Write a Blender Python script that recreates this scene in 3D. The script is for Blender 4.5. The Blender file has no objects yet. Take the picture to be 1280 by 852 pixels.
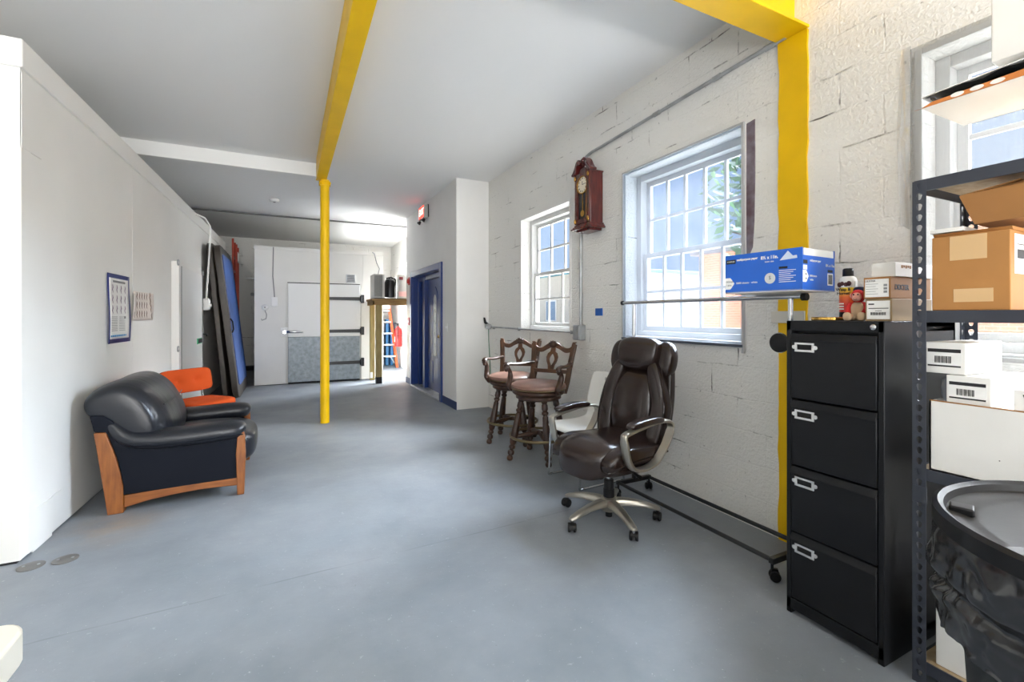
import bpy, bmesh, math, random
from mathutils import Vector, Matrix, noise
random.seed(7)
PI = math.pi
D = bpy.data
COL = bpy.context.scene.collection
SC = bpy.context.scene

# ------------------------------------------------------------------ camera, world, lights, exposure
cam = D.cameras.new('camera'); camo = D.objects.new('camera', cam); COL.objects.link(camo)
cam.sensor_width = 36; cam.lens = 16.0; cam.shift_y = -31/1280; cam.clip_start = .02
YAW = math.atan(280/569)
camo.location = (0, 0, 1.34); camo.rotation_euler = (PI/2, 0, -YAW)
SC.camera = camo
SC.view_settings.view_transform = 'Standard'; SC.view_settings.look = 'None'
SC.view_settings.gamma = 1; SC.view_settings.use_curve_mapping = False
SC.view_settings.exposure = 0.74

def lin(c):
    return tuple((x/255/12.92 if x/255 <= .04045 else ((x/255+.055)/1.055)**2.4) for x in c)

w = D.worlds.new('daylight_sky'); SC.world = w; w.use_nodes = True
nt = w.node_tree; nt.nodes.clear()
tc = nt.nodes.new('ShaderNodeTexCoord'); sx = nt.nodes.new('ShaderNodeSeparateXYZ')
rp = nt.nodes.new('ShaderNodeValToRGB')
rp.color_ramp.elements[0].position = 0.0; rp.color_ramp.elements[0].color = (.58, .74, .98, 1)
rp.color_ramp.elements[1].position = .55; rp.color_ramp.elements[1].color = (.42, .64, 1.0, 1)
bgn = nt.nodes.new('ShaderNodeBackground'); bgn.inputs[1].default_value = .62
wo = nt.nodes.new('ShaderNodeOutputWorld')
nt.links.new(tc.outputs['Generated'], sx.inputs[0]); nt.links.new(sx.outputs['Z'], rp.inputs[0])
nt.links.new(rp.outputs[0], bgn.inputs[0]); nt.links.new(bgn.outputs[0], wo.inputs[0])

def light(name, typ, loc, to, energy, color=(1, 1, 1), **k):
    l = D.lights.new(name, typ); o = D.objects.new(name, l); COL.objects.link(o)
    o.location = loc
    o.rotation_euler = (Vector(to)-Vector(loc)).to_track_quat('-Z', 'Y').to_euler()
    l.energy = energy; l.color = color
    for a, v in k.items(): setattr(l, a, v)
    return o
# bright open sky on the window side, reaching the room through its windows
light('sky_glow_sun', 'SUN', (10, 4, 6), (0, 3.2, 0), 50.0, (.96, .98, 1.0), angle=math.radians(62))
# added area light behind the camera, standing in for daylight through an unseen opening
light('rear_fill', 'AREA', (.4, -11.5, 2.2), (.2, 6, 1.7), 560, (1.0, .985, .96), shape='RECTANGLE', size=6.0, size_y=4.2)
# added area light indoors behind the camera, aimed up to brighten the ceiling
light('ceiling_fill', 'AREA', (.4, -4.4, .25), (.4, -4.3, 3.3), 450, (1.0, .985, .95), shape='RECTANGLE', size=3.6, size_y=1.2)

# added area light outside the window behind the entry, brightening the back ceiling
light('back_ceiling_fill', 'AREA', (4.3, 10.4, .3), (.6, 9.0, 3.3), 240, (1.0, .99, .97), shape='RECTANGLE', size=2.4, size_y=1.2)

# ------------------------------------------------------------------ materials
def mat(name, col, rough=.5, metal=0.0, var=0.0, vs=6.0, bump=0.0, bs=40.0, coat=0.0, spec=.5, col2=None, stretch=None):
    m = D.materials.new(name); m.use_nodes = True
    n = m.node_tree.nodes; L = m.node_tree.links
    p = n['Principled BSDF']
    c = lin(col)
    p.inputs['Base Color'].default_value = (*c, 1)
    p.inputs['Roughness'].default_value = rough; p.inputs['Metallic'].default_value = metal
    p.inputs['Coat Weight'].default_value = coat; p.inputs['Specular IOR Level'].default_value = spec
    t = n.new('ShaderNodeTexCoord'); src = t.outputs['Object']
    if stretch:
        mp = n.new('ShaderNodeMapping'); mp.inputs['Scale'].default_value = stretch
        L.new(src, mp.inputs[0]); src = mp.outputs[0]
    if var > 0 or col2:
        nz = n.new('ShaderNodeTexNoise'); nz.inputs['Scale'].default_value = vs; nz.inputs['Detail'].default_value = 5
        L.new(src, nz.inputs['Vector'])
        r = n.new('ShaderNodeValToRGB')
        a = lin(col2) if col2 else tuple(x*(1-var) for x in c)
        b = c if col2 else tuple(min(1, x*(1+var)) for x in c)
        r.color_ramp.elements[0].position = .32; r.color_ramp.elements[0].color = (*a, 1)
        r.color_ramp.elements[1].position = .68; r.color_ramp.elements[1].color = (*b, 1)
        L.new(nz.outputs['Fac'], r.inputs[0]); L.new(r.outputs[0], p.inputs['Base Color'])
    if bump > 0:
        nb = n.new('ShaderNodeTexNoise'); nb.inputs['Scale'].default_value = bs; nb.inputs['Detail'].default_value = 4
        L.new(src, nb.inputs['Vector'])
        bm_ = n.new('ShaderNodeBump'); bm_.inputs['Strength'].default_value = bump; bm_.inputs['Distance'].default_value = .01
        L.new(nb.outputs['Fac'], bm_.inputs['Height']); L.new(bm_.outputs[0], p.inputs['Normal'])
    return m

def mat_emit(name, col, s):
    m = D.materials.new(name); m.use_nodes = True
    p = m.node_tree.nodes['Principled BSDF']
    p.inputs['Base Color'].default_value = (*lin(col), 1)
    p.inputs['Emission Color'].default_value = (*lin(col), 1); p.inputs['Emission Strength'].default_value = s
    return m

def mat_clear(name, tint=(1, 1, 1), gloss=.06, rough=.02, haze=0.0, haze_col=(235, 238, 245), wrinkle=0.0, wsc=(1, 1, 1)):
    """see-through sheet: transparent + a little gloss, and a milky share for plastic film"""
    m = D.materials.new(name); m.use_nodes = True
    n = m.node_tree.nodes; L = m.node_tree.links; n.clear()
    out = n.new('ShaderNodeOutputMaterial')
    tr = n.new('ShaderNodeBsdfTransparent'); tr.inputs[0].default_value = (*tint, 1)
    gl = n.new('ShaderNodeBsdfGlossy'); gl.inputs['Roughness'].default_value = rough
    gl.inputs['Color'].default_value = (.9, .9, .9, 1)
    mx = n.new('ShaderNodeMixShader'); mx.inputs[0].default_value = gloss
    L.new(tr.outputs[0], mx.inputs[1]); L.new(gl.outputs[0], mx.inputs[2])
    last = mx
    if haze > 0:
        df = n.new('ShaderNodeBsdfDiffuse'); df.inputs[0].default_value = (*lin(haze_col), 1)
        tl = n.new('ShaderNodeBsdfTranslucent'); tl.inputs[0].default_value = (*lin(haze_col), 1)
        m2 = n.new('ShaderNodeMixShader'); m2.inputs[0].default_value = .5
        L.new(df.outputs[0], m2.inputs[1]); L.new(tl.outputs[0], m2.inputs[2])
        m3 = n.new('ShaderNodeMixShader'); m3.inputs[0].default_value = haze
        L.new(mx.outputs[0], m3.inputs[1]); L.new(m2.outputs[0], m3.inputs[2]); last = m3
    if wrinkle > 0:
        t = n.new('ShaderNodeTexCoord'); mp = n.new('ShaderNodeMapping'); mp.inputs['Scale'].default_value = wsc
        nz = n.new('ShaderNodeTexNoise'); nz.inputs['Scale'].default_value = 9; nz.inputs['Detail'].default_value = 3
        b = n.new('ShaderNodeBump'); b.inputs['Strength'].default_value = wrinkle; b.inputs['Distance'].default_value = .05
        L.new(t.outputs['Object'], mp.inputs[0]); L.new(mp.outputs[0], nz.inputs['Vector'])
        L.new(nz.outputs['Fac'], b.inputs['Height']); L.new(b.outputs[0], gl.inputs['Normal'])
        if haze > 0:
            mr = n.new('ShaderNodeMapRange'); mr.inputs[1].default_value = .3; mr.inputs[2].default_value = .7
            mr.inputs[3].default_value = haze*.75; mr.inputs[4].default_value = min(1, haze*1.25)
            L.new(nz.outputs['Fac'], mr.inputs[0]); L.new(mr.outputs[0], m3.inputs[0])
    L.new(last.outputs[0], out.inputs[0])
    return m

def mat_block(name, yz=True):
    """white painted concrete block: courses, rough paint, dark cracks along some joints"""
    m = D.materials.new(name); m.use_nodes = True
    n = m.node_tree.nodes; L = m.node_tree.links; p = n['Principled BSDF']
    p.inputs['Roughness'].default_value = .62
    t = n.new('ShaderNodeTexCoord'); s = n.new('ShaderNodeSeparateXYZ'); c = n.new('ShaderNodeCombineXYZ')
    L.new(t.outputs['Object'], s.inputs[0]); L.new(s.outputs['Y' if yz else 'X'], c.inputs[0]); L.new(s.outputs['Z'], c.inputs[1])
    dn = n.new('ShaderNodeTexNoise'); dn.inputs['Scale'].default_value = 5
    L.new(t.outputs['Object'], dn.inputs['Vector'])
    dm = n.new('ShaderNodeVectorMath'); dm.operation = 'MULTIPLY_ADD'
    dm.inputs[1].default_value = (.03, .03, 0); L.new(dn.outputs['Color'], dm.inputs[0]); L.new(c.outputs[0], dm.inputs[2])
    b = n.new('ShaderNodeTexBrick'); b.inputs['Scale'].default_value = 1
    b.inputs['Brick Width'].default_value = .41; b.inputs['Row Height'].default_value = .205
    b.inputs['Mortar Size'].default_value = .006; b.inputs['Mortar Smooth'].default_value = .6
    b.inputs['Color1'].default_value = (1, 1, 1, 1); b.inputs['Color2'].default_value = (.93, .93, .93, 1); b.inputs['Mortar'].default_value = (0, 0, 0, 1)
    L.new(dm.outputs[0], b.inputs['Vector'])
    # patches where joints show / cracks
    n1 = n.new('ShaderNodeTexNoise'); n1.inputs['Scale'].default_value = 2.6; n1.inputs['Detail'].default_value = 6; n1.inputs['Roughness'].default_value = .7
    L.new(t.outputs['Object'], n1.inputs['Vector'])
    r1 = n.new('ShaderNodeMapRange'); r1.inputs[1].default_value = .54; r1.inputs[2].default_value = .66
    L.new(n1.outputs['Fac'], r1.inputs[0])
    mu = n.new('ShaderNodeMath'); mu.operation = 'MULTIPLY'
    L.new(b.outputs['Fac'], mu.inputs[0]); L.new(r1.outputs[0], mu.inputs[1])
    # pits
    n2 = n.new('ShaderNodeTexNoise'); n2.inputs['Scale'].default_value = 34; n2.inputs['Detail'].default_value = 3
    L.new(t.outputs['Object'], n2.inputs['Vector'])
    r2 = n.new('ShaderNodeMapRange'); r2.inputs[1].default_value = .70; r2.inputs[2].default_value = .76
    L.new(n2.outputs['Fac'], r2.inputs[0])
    mx = n.new('ShaderNodeMath'); mx.operation = 'MAXIMUM'; L.new(mu.outputs[0], mx.inputs[0])
    hf = n.new('ShaderNodeMath'); hf.operation = 'MULTIPLY'; hf.inputs[1].default_value = .5; L.new(r2.outputs[0], hf.inputs[0])
    L.new(hf.outputs[0], mx.inputs[1])
    cr = n.new('ShaderNodeMix'); cr.data_type = 'RGBA'
    cr.inputs['A'].default_value = (*lin((236, 235, 231)), 1); cr.inputs['B'].default_value = (*lin((112, 108, 104)), 1)
    L.new(mx.outputs[0], cr.inputs['Factor']); L.new(cr.outputs['Result'], p.inputs['Base Color'])
    # height
    n3 = n.new('ShaderNodeTexNoise'); n3.inputs['Scale'].default_value = 60; n3.inputs['Detail'].default_value = 6
    L.new(t.outputs['Object'], n3.inputs['Vector'])
    h1 = n.new('ShaderNodeMath'); h1.operation = 'MULTIPLY_ADD'; h1.inputs[1].default_value = -.8
    hm = n.new('ShaderNodeMath'); hm.operation = 'MULTIPLY_ADD'; hm.inputs[1].default_value = .22; L.new(b.outputs['Fac'], hm.inputs[0]); L.new(mu.outputs[0], hm.inputs[2])
    L.new(hm.outputs[0], h1.inputs[0])
    h2 = n.new('ShaderNodeMath'); h2.operation = 'MULTIPLY'; h2.inputs[1].default_value = .9; L.new(n3.outputs['Fac'], h2.inputs[0])
    L.new(h2.outputs[0], h1.inputs[2])
    bp = n.new('ShaderNodeBump'); bp.inputs['Strength'].default_value = .75; bp.inputs['Distance'].default_value = .012
    L.new(h1.outputs[0], bp.inputs['Height']); L.new(bp.outputs[0], p.inputs['Normal'])
    return m

JN = (-.0385, .99926, 0); JO = 2.58
def mat_floor(name):
    m = D.materials.new(name); m.use_nodes = True
    n = m.node_tree.nodes; L = m.node_tree.links; p = n['Principled BSDF']
    t = n.new('ShaderNodeTexCoord')
    def nz(sc, det=5, rough=.55, stretch=(1, 1, 1), rot=0):
        mp = n.new('ShaderNodeMapping'); mp.inputs['Scale'].default_value = stretch; mp.inputs['Rotation'].default_value = (0, 0, rot)
        q = n.new('ShaderNodeTexNoise'); q.inputs['Scale'].default_value = sc; q.inputs['Detail'].default_value = det; q.inputs['Roughness'].default_value = rough
        L.new(t.outputs['Object'], mp.inputs[0]); L.new(mp.outputs[0], q.inputs['Vector']); return q.outputs['Fac']
    def rng(a, lo, hi):
        r = n.new('ShaderNodeMapRange'); r.inputs[1].default_value = lo; r.inputs[2].default_value = hi; L.new(a, r.inputs[0]); return r.outputs[0]
    def mixc(f, a, bcol):
        x = n.new('ShaderNodeMix'); x.data_type = 'RGBA'
        if isinstance(a, tuple): x.inputs['A'].default_value = (*lin(a), 1)
        else: L.new(a, x.inputs['A'])
        x.inputs['B'].default_value = (*lin(bcol), 1); L.new(f, x.inputs['Factor']); return x.outputs['Result']
    def scale(f, k):
        x = n.new('ShaderNodeMath'); x.operation = 'MULTIPLY'; x.inputs[1].default_value = k; L.new(f, x.inputs[0]); return x.outputs[0]
    c = mixc(rng(nz(1.1, 8, .62), .35, .68), (120, 127, 134), (145, 150, 156))
    c = mixc(scale(rng(nz(3.2, 6, .6, (.35, 1, 1), .5), .50, .72), .55), c, (125, 134, 142))
    c = mixc(scale(rng(nz(.8, 4, .5), .55, .75), .5), c, (140, 142, 142))
    c = mixc(scale(rng(nz(26, 4, .7), .64, .72), .35), c, (188, 194, 198))
    c = mixc(scale(rng(nz(95, 2, .5), .72, .76), .55), c, (205, 208, 208))
    c = mixc(scale(rng(nz(60, 2, .5, (1, .5, 1), .9), .74, .78), .5), c, (112, 118, 122))
    # rust-brown stain on the floor by the armchair
    g = n.new('ShaderNodeVectorMath'); g.operation = 'DISTANCE'; g.inputs[1].default_value = (-1.0, 3.72, 0)
    mp = n.new('ShaderNodeMapping'); mp.inputs['Scale'].default_value = (1, 1, 1)
    L.new(t.outputs['Object'], mp.inputs[0]); L.new(mp.outputs[0], g.inputs[0])
    st = n.new('ShaderNodeMapRange'); st.inputs[1].default_value = .36; st.inputs[2].default_value = .06; L.new(g.outputs['Value'], st.inputs[0])
    sm = n.new('ShaderNodeMath'); sm.operation = 'MULTIPLY'; L.new(st.outputs[0], sm.inputs[0]); L.new(rng(nz(4, 5), .3, .65), sm.inputs[1])
    c = mixc(scale(sm.outputs[0], .7), c, (158, 138, 116))
    # faint old joint running across the floor
    sp_ = n.new('ShaderNodeVectorMath'); sp_.operation = 'DOT_PRODUCT'; sp_.inputs[1].default_value = JN; L.new(t.outputs['Object'], sp_.inputs[0])
    ad = n.new('ShaderNodeMath'); ad.operation = 'SUBTRACT'; ad.inputs[1].default_value = JO; L.new(sp_.outputs['Value'], ad.inputs[0])
    wv = n.new('ShaderNodeMath'); wv.operation = 'MULTIPLY_ADD'; wv.inputs[1].default_value = .03; L.new(nz(2, 4), wv.inputs[0]); L.new(ad.outputs[0], wv.inputs[2])
    sb = n.new('ShaderNodeMath'); sb.operation = 'SUBTRACT'; sb.inputs[1].default_value = .015; L.new(wv.outputs[0], sb.inputs[0])
    ab = n.new('ShaderNodeMath'); ab.operation = 'ABSOLUTE'; L.new(sb.outputs[0], ab.inputs[0])
    jr = n.new('ShaderNodeMapRange'); jr.inputs[1].default_value = .007; jr.inputs[2].default_value = .001; L.new(ab.outputs[0], jr.inputs[0])
    jm = n.new('ShaderNodeMath'); jm.operation = 'MULTIPLY'; L.new(jr.outputs[0], jm.inputs[0]); L.new(rng(nz(3, 4), .35, .6), jm.inputs[1])
    c = mixc(scale(jm.outputs[0], .55), c, (96, 104, 110))
    L.new(c, p.inputs['Base Color'])
    rr = n.new('ShaderNodeMapRange'); rr.inputs[3].default_value = .42; rr.inputs[4].default_value = .62; L.new(nz(3, 5), rr.inputs[0])
    L.new(rr.outputs[0], p.inputs['Roughness'])
    bp = n.new('ShaderNodeBump'); bp.inputs['Strength'].default_value = .18; bp.inputs['Distance'].default_value = .01
    L.new(nz(18, 8, .65), bp.inputs['Height']); L.new(bp.outputs[0], p.inputs['Normal'])
    return m

M_block = mat_block('painted_block'); M_blockx = mat_block('painted_block_end', False)
M_floor = mat_floor('painted_concrete')
M_wall = mat('white_wall_paint', (236, 235, 232), .55, var=.02, vs=2.5, bump=.12, bs=14)
M_cold = mat('cold_room_panel', (235, 234, 230), .42, var=.025, vs=1.6, bump=.06, bs=7)
M_coolr = mat('cooler_panel', (226, 225, 220), .35, var=.03, vs=1.5, bump=.08, bs=6)
M_ceil = mat('ceiling_paint', (238, 238, 237), .75, bump=.05, bs=6)
M_white = mat('white_gloss', (236, 236, 234), .35)
M_yellow = mat('yellow_paint', (234, 188, 8), .42, var=.05, vs=5, bump=.06, bs=20, spec=.3)
M_blue = mat('blue_door_paint', (26, 54, 118), .3, var=.05, vs=4)
M_bluedk = mat('blue_skirting', (28, 50, 98), .45)
M_steel = mat('galvanised', (176, 179, 181), .4, .55, var=.18, vs=9, bump=.06, bs=30)
M_galv = mat('galvanised_sheet', (128, 136, 142), .45, .55, var=.22, vs=14, bump=.1, bs=25)
M_chrome = mat('chrome', (205, 207, 210), .16, 1.0)
M_silver = mat('champagne_metal', (176, 171, 160), .3, .9)
M_black = mat('black_plastic', (19, 19, 21), .45, spec=.3)
M_blackm = mat('black_metal', (26, 27, 30), .38)
M_cab = mat('cabinet_black', (23, 24, 27), .38, spec=.22, bump=.02, bs=200)
M_shelfm = mat('shelf_dark_grey', (52, 56, 66), .36)
M_leather = mat('navy_black_leather', (25, 28, 35), .33, var=.1, vs=5, bump=.12, bs=60, spec=.45)
M_leatherc = mat('gathered_leather', (25, 28, 35), .32, var=.1, vs=5, bump=.55, bs=2.2, spec=.45, stretch=(1.2, 5, 1.2))
M_vinyl = mat('navy_black_side', (20, 23, 31), .65, spec=.1, bump=.06, bs=90)
M_brownl = mat('brown_leather', (38, 27, 24), .24, var=.08, vs=5, bump=.05, bs=120, spec=.5)
M_oak = mat('honey_wood', (150, 90, 38), .38, col2=(118, 64, 24), vs=5, stretch=(1.2, 8, 8))
M_oakv = mat('honey_wood_upright', (150, 90, 38), .38, col2=(118, 64, 24), vs=5, stretch=(8, 8, 1.2))
M_walnut = mat('dark_walnut', (66, 40, 26), .34, col2=(40, 24, 15), vs=14)
M_walnutl = mat('walnut_light', (96, 60, 34), .34, col2=(62, 38, 21), vs=9)
M_stoolseat = mat('worn_brown_leather', (140, 106, 92), .36, col2=(96, 68, 58), vs=5, bump=.04, bs=70, spec=.6)
M_bronze = mat('aged_brass', (126, 112, 84), .38, .85)
M_orange = mat('orange_fabric', (190, 76, 30), .9, spec=.2, bump=.15, bs=260)
M_lumber = mat('lumber', (176, 158, 104), .65, col2=(146, 126, 76), vs=4, stretch=(9, 9, 1))
M_lumberh = mat('lumber_top', (172, 138, 84), .65, col2=(142, 108, 62), vs=4, stretch=(1, 9, 9))
M_red = mat('red_paint', (196, 30, 28), .35)
M_redold = mat('red_ladder_rail', (178, 62, 42), .5, var=.15, vs=8)
M_orangefg = mat('orange_fibreglass', (232, 84, 36), .45)
M_alu = mat('aluminium', (200, 202, 205), .35, .8)
M_card = mat('cardboard', (176, 124, 68), .7, var=.06, vs=6)
M_carddk = mat('cardboard_dark', (160, 112, 62), .72, var=.08, vs=5)
M_kraft = mat('kraft_grey', (150, 126, 92), .7, var=.05, vs=6)
M_bwhite = mat('white_card', (236, 235, 231), .55, var=.02, vs=5)
M_paper = mat('paper_label', (240, 240, 238), .6)
M_ink = mat('black_ink', (30, 30, 32), .6)
M_inkgrey = mat('grey_ink', (140, 140, 142), .6)
M_bluebox = mat('blue_box_card', (30, 96, 196), .4, var=.04, vs=6)
M_mahog = mat('mahogany', (98, 34, 30), .24, col2=(66, 20, 22), vs=6, stretch=(6, 6, 1), coat=.5)
M_brass = mat('brass', (206, 164, 84), .25, 1.0)
M_dark = mat('dark_void', (14, 14, 15), .7)
M_glass = mat_clear('window_glass', (.97, .985, 1.0), .05)
M_film = mat_clear('plastic_film', (.60, .67, .76), .04, .25, .075, (226, 232, 244), .25, (1, 1.6, .6))
M_film2 = mat_clear('milky_film', (.6, .61, .62), .06, .3, .06, (232, 232, 228), .8, (1, 14, .6))
M_bag = mat('black_bin_bag', (26, 27, 30), .2, bump=.35, bs=7, spec=.8)
M_rubber = mat('bin_plastic', (42, 45, 46), .6, spec=.3, var=.08, vs=6, bump=.05, bs=60)
M_matbrown = mat('brown_vinyl', (64, 57, 50), .45, var=.12, vs=5, bump=.2, bs=10)
M_matblue = mat('blue_vinyl', (54, 90, 158), .42, var=.1, vs=4, bump=.15, bs=8)

# ------------------------------------------------------------------ mesh builder
class B:
    def __init__(s): s.bm = bmesh.new()
    def _add(s, vs, fs, T=None):
        v = [s.bm.verts.new((T @ Vector(p)) if T else p) for p in vs]
        for f in fs:
            try: s.bm.faces.new([v[i] for i in f])
            except ValueError: pass
        return s
    def box(s, x0, x1, y0, y1, z0, z1, T=None):
        vs = [(x0,y0,z0),(x1,y0,z0),(x1,y1,z0),(x0,y1,z0),(x0,y0,z1),(x1,y0,z1),(x1,y1,z1),(x0,y1,z1)]
        return s._add(vs, [(3,2,1,0),(4,5,6,7),(0,1,5,4),(1,2,6,5),(2,3,7,6),(3,0,4,7)], T)
    def prism(s, pts, a0, a1, axis='y', T=None):
        """polygon in the two other axes, extruded along axis"""
        def P(p, a):
            return {'x': (a, p[0], p[1]), 'y': (p[0], a, p[1]), 'z': (p[0], p[1], a)}[axis]
        n = len(pts); vs = [P(p, a0) for p in pts]+[P(p, a1) for p in pts]
        fs = [tuple(range(n)), tuple(range(2*n-1, n-1, -1))]+[(i, i+n, (i+1) % n+n, (i+1) % n) for i in range(n)]
        return s._add(vs, fs, T)
    def loft(s, loops, cap=True, closed=False, T=None, ring=True):
        n = len(loops[0]); vs = [p for l in loops for p in l]; fs = []
        k = len(loops)
        for i in range(k if closed else k-1):
            j = (i+1) % k
            for a in range(n if ring else n-1):
                b = (a+1) % n
                fs.append((i*n+a, i*n+b, j*n+b, j*n+a))
        if cap and not closed and ring:
            fs.append(tuple(reversed(range(n)))); fs.append(tuple(range((k-1)*n, k*n)))
        return s._add(vs, fs, T)
    def tube(s, pts, r, seg=10, closed=False, T=None, sx=1.0, sy=1.0, up=None, cap=True, sq=0):
        pts = [Vector(p) for p in pts]; n = len(pts)
        rs = r if isinstance(r, (list, tuple)) else [r]*n
        loops = []; prev = Vector(up) if up else None
        for i in range(n):
            if closed: t = pts[(i+1) % n]-pts[i-1]
            else: t = pts[min(i+1, n-1)]-pts[max(i-1, 0)]
            t.normalize()
            if prev is None: prev = Vector((0, 0, 1)) if abs(t.z) < .9 else Vector((1, 0, 0))
            u = prev-t*prev.dot(t)
            if u.length < 1e-5: u = t.orthogonal()
            u.normalize(); v = t.cross(u)
            if up is None: prev = u
            l = []
            for k in range(seg):
                a = 2*PI*(k+.5)/seg; ca, sa = math.cos(a), math.sin(a)
                if sq: 
                    q = (abs(ca)**sq+abs(sa)**sq)**(-1/sq); ca *= q; sa *= q
                l.append(tuple(pts[i]+u*(ca*rs[i]*sx)+v*(sa*rs[i]*sy)))
            loops.append(l)
        return s.loft(loops, cap, closed, T)
    def cyl(s, p, q, r, seg=16, r2=None, T=None):
        return s.tube([p, q], [r, r if r2 is None else r2], seg, T=T)
    def lathe(s, prof, seg=24, T=None, cap=True):
        loops = [[(r*math.cos(2*PI*k/seg), r*math.sin(2*PI*k/seg), z) for k in range(seg)] for r, z in prof]
        return s.loft(loops, cap, False, T)
    def ring(s, c, R, r, seg=40, s2=8, T=None, sx=1, sy=1):
        pts = [(c[0]+R*math.cos(2*PI*k/seg), c[1]+R*math.sin(2*PI*k/seg), c[2]) for k in range(seg)]
        return s.tube(pts, r, s2, True, T, sx, sy, up=(0, 0, 1))
    def blob(s, c, h, k=4.0, n=8, warp=None, T=None):
        """puffy rounded box; half sizes h, roundness k (2 = ellipsoid)"""
        d = {}; fs = []
        def key(p): return tuple(round(x, 5) for x in p)
        vs = []
        def vid(p):
            q = key(p)
            if q not in d:
                x, y, z = p
                l = (abs(x)**k+abs(y)**k+abs(z)**k)**(1/k)
                v = (x/l*h[0], y/l*h[1], z/l*h[2])
                if warp: v = warp(*v)
                d[q] = len(vs); vs.append((v[0]+c[0], v[1]+c[1], v[2]+c[2]))
            return d[q]
        g = [-1+2*i/n for i in range(n+1)]
        g = [math.sin(x*PI/2)*.35+x*.65 for x in g]
        for ax in range(3):
            for sg in (-1, 1):
                for i in range(n):
                    for j in range(n):
                        q = []
                        for (a, b) in ((i, j), (i+1, j), (i+1, j+1), (i, j+1)):
                            p = [0, 0, 0]; p[ax] = sg; p[(ax+1) % 3] = g[a]; p[(ax+2) % 3] = g[b]; q.append(vid(p))
                        fs.append(tuple(q if sg > 0 else reversed(q)))
        return s._add(vs, fs, T)
    def puff(s, prof, y0, y1, n=10, p=5.0, mn=.5, bulge=None, T=None):
        """closed (x,z) profile swept along y, closing in softly at both ends"""
        cx = sum(a for a, b in prof)/len(prof); cz = sum(b for a, b in prof)/len(prof)
        loops = []
        for i in range(n+1):
            u = -math.cos(PI*i/n); y = (y0+y1)/2+(y1-y0)/2*u
            f = (max(0, 1-abs(u)**p))**(1/p); f = mn+(1-mn)*f
            g = bulge(u) if bulge else (0, 0)
            loops.append([(cx+(a-cx)*f+g[0], y, cz+(b-cz)*f+g[1]) for a, b in prof])
        return s.loft(loops, T=T)
    def plate_holes(s, o, du, dv, un, vn, W, H, hole):
        """flat cell with a hole: o corner, du/dv unit vectors; hole = list of 16 (u,v) about the centre"""
        o = Vector(o); du = Vector(du); dv = Vector(dv); n = len(hole)
        out = []
        for (u, v) in hole:
            a = math.atan2(v, u); ca, sa = math.cos(a), math.sin(a)
            k = min(W/2/abs(ca) if abs(ca) > 1e-6 else 9, H/2/abs(sa) if abs(sa) > 1e-6 else 9)
            out.append((ca*k, sa*k))
        for c in ((W/2, H/2), (-W/2, H/2), (-W/2, -H/2), (W/2, -H/2)):
            i = min(range(n), key=lambda q: (out[q][0]-c[0])**2+(out[q][1]-c[1])**2); out[i] = c
        P = lambda p: tuple(o+du*(p[0]+W/2)+dv*(p[1]+H/2))
        return s._add([P(p) for p in out]+[P(p) for p in hole], [(i, (i+1) % n, n+(i+1) % n, n+i) for i in range(n)])
    def obj(s, name, m, parent=None, bevel=0, sub=0, smooth=True, ang=38, loc=None, rz=0, solid=0, weld=False, bseg=2):
        if weld: bmesh.ops.remove_doubles(s.bm, verts=s.bm.verts, dist=1e-5)
        bmesh.ops.recalc_face_normals(s.bm, faces=s.bm.faces)
        me = D.meshes.new(name); s.bm.to_mesh(me); s.bm.free()
        me.materials.append(m)
        o = D.objects.new(name, me); COL.objects.link(o)
        if parent: o.parent = parent
        if loc: o.location = loc
        if rz: o.rotation_euler = (0, 0, rz)
        if smooth:
            for f in me.polygons: f.use_smooth = True
            if not sub: me.set_sharp_from_angle(angle=math.radians(ang))
        if solid:
            q = o.modifiers.new('s', 'SOLIDIFY'); q.thickness = solid; q.offset = 0
        if bevel:
            q = o.modifiers.new('b', 'BEVEL'); q.width = bevel; q.segments = bseg; q.limit_method = 'ANGLE'; q.angle_limit = math.radians(40)
        if sub:
            q = o.modifiers.new('u', 'SUBSURF'); q.levels = sub; q.render_levels = sub
        return o

def thing(name, label, cat, loc=(0, 0, 0), rz=0, group=None):
    o = D.objects.new(name, None); COL.objects.link(o)
    o.empty_display_size = .05
    o.location = loc; o.rotation_euler = (0, 0, rz); tag(o, label, cat, group); return o
def tag(o, label, cat, group=None, kind=None):
    o['label'] = label; o['category'] = cat
    if group: o['group'] = group
    if kind: o['kind'] = kind
    return o
def struct(o): o['kind'] = 'structure'; return o
def dup(root, loc, rz, label, group=None):
    r = root.copy(); COL.objects.link(r); r.location = loc; r.rotation_euler = (0, 0, rz); r['label'] = label
    if group: r['group'] = group
    for ch in list(root.children):
        c = ch.copy(); COL.objects.link(c); c.parent = r
        for g in list(ch.children):
            e = g.copy(); COL.objects.link(e); e.parent = c
    return r

FX = Matrix(((0, 0, 1), (1, 0, 0), (0, 1, 0)))     # writing on a face whose outside is +x
FY = Matrix(((-1, 0, 0), (0, 0, 1), (0, 1, 0)))    # on a face whose outside is +y
def text(parent, s, size, at, m, face=FX, name='lettering', align='CENTER', bold=0.0, sx=1.0):
    cu = D.curves.new(name, 'FONT'); cu.body = s; cu.size = size; cu.align_x = align; cu.align_y = 'CENTER'
    cu.extrude = .0004; cu.offset = bold; cu.resolution_u = 3
    t = D.objects.new(name, cu); COL.objects.link(t)
    dg = bpy.context.evaluated_depsgraph_get(); me = D.meshes.new_from_object(t.evaluated_get(dg))
    D.objects.remove(t); D.curves.remove(cu)
    T = face.to_4x4() @ Matrix.Diagonal((sx, 1, 1, 1)); me.transform(T); me.transform(Matrix.Translation(at))
    me.materials.clear(); me.materials.append(m)
    o = D.objects.new(name, me); COL.objects.link(o)
    if parent: o.parent = parent
    return o
def rot(axis, deg): return Matrix.Rotation(math.radians(deg), 4, axis)
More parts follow.
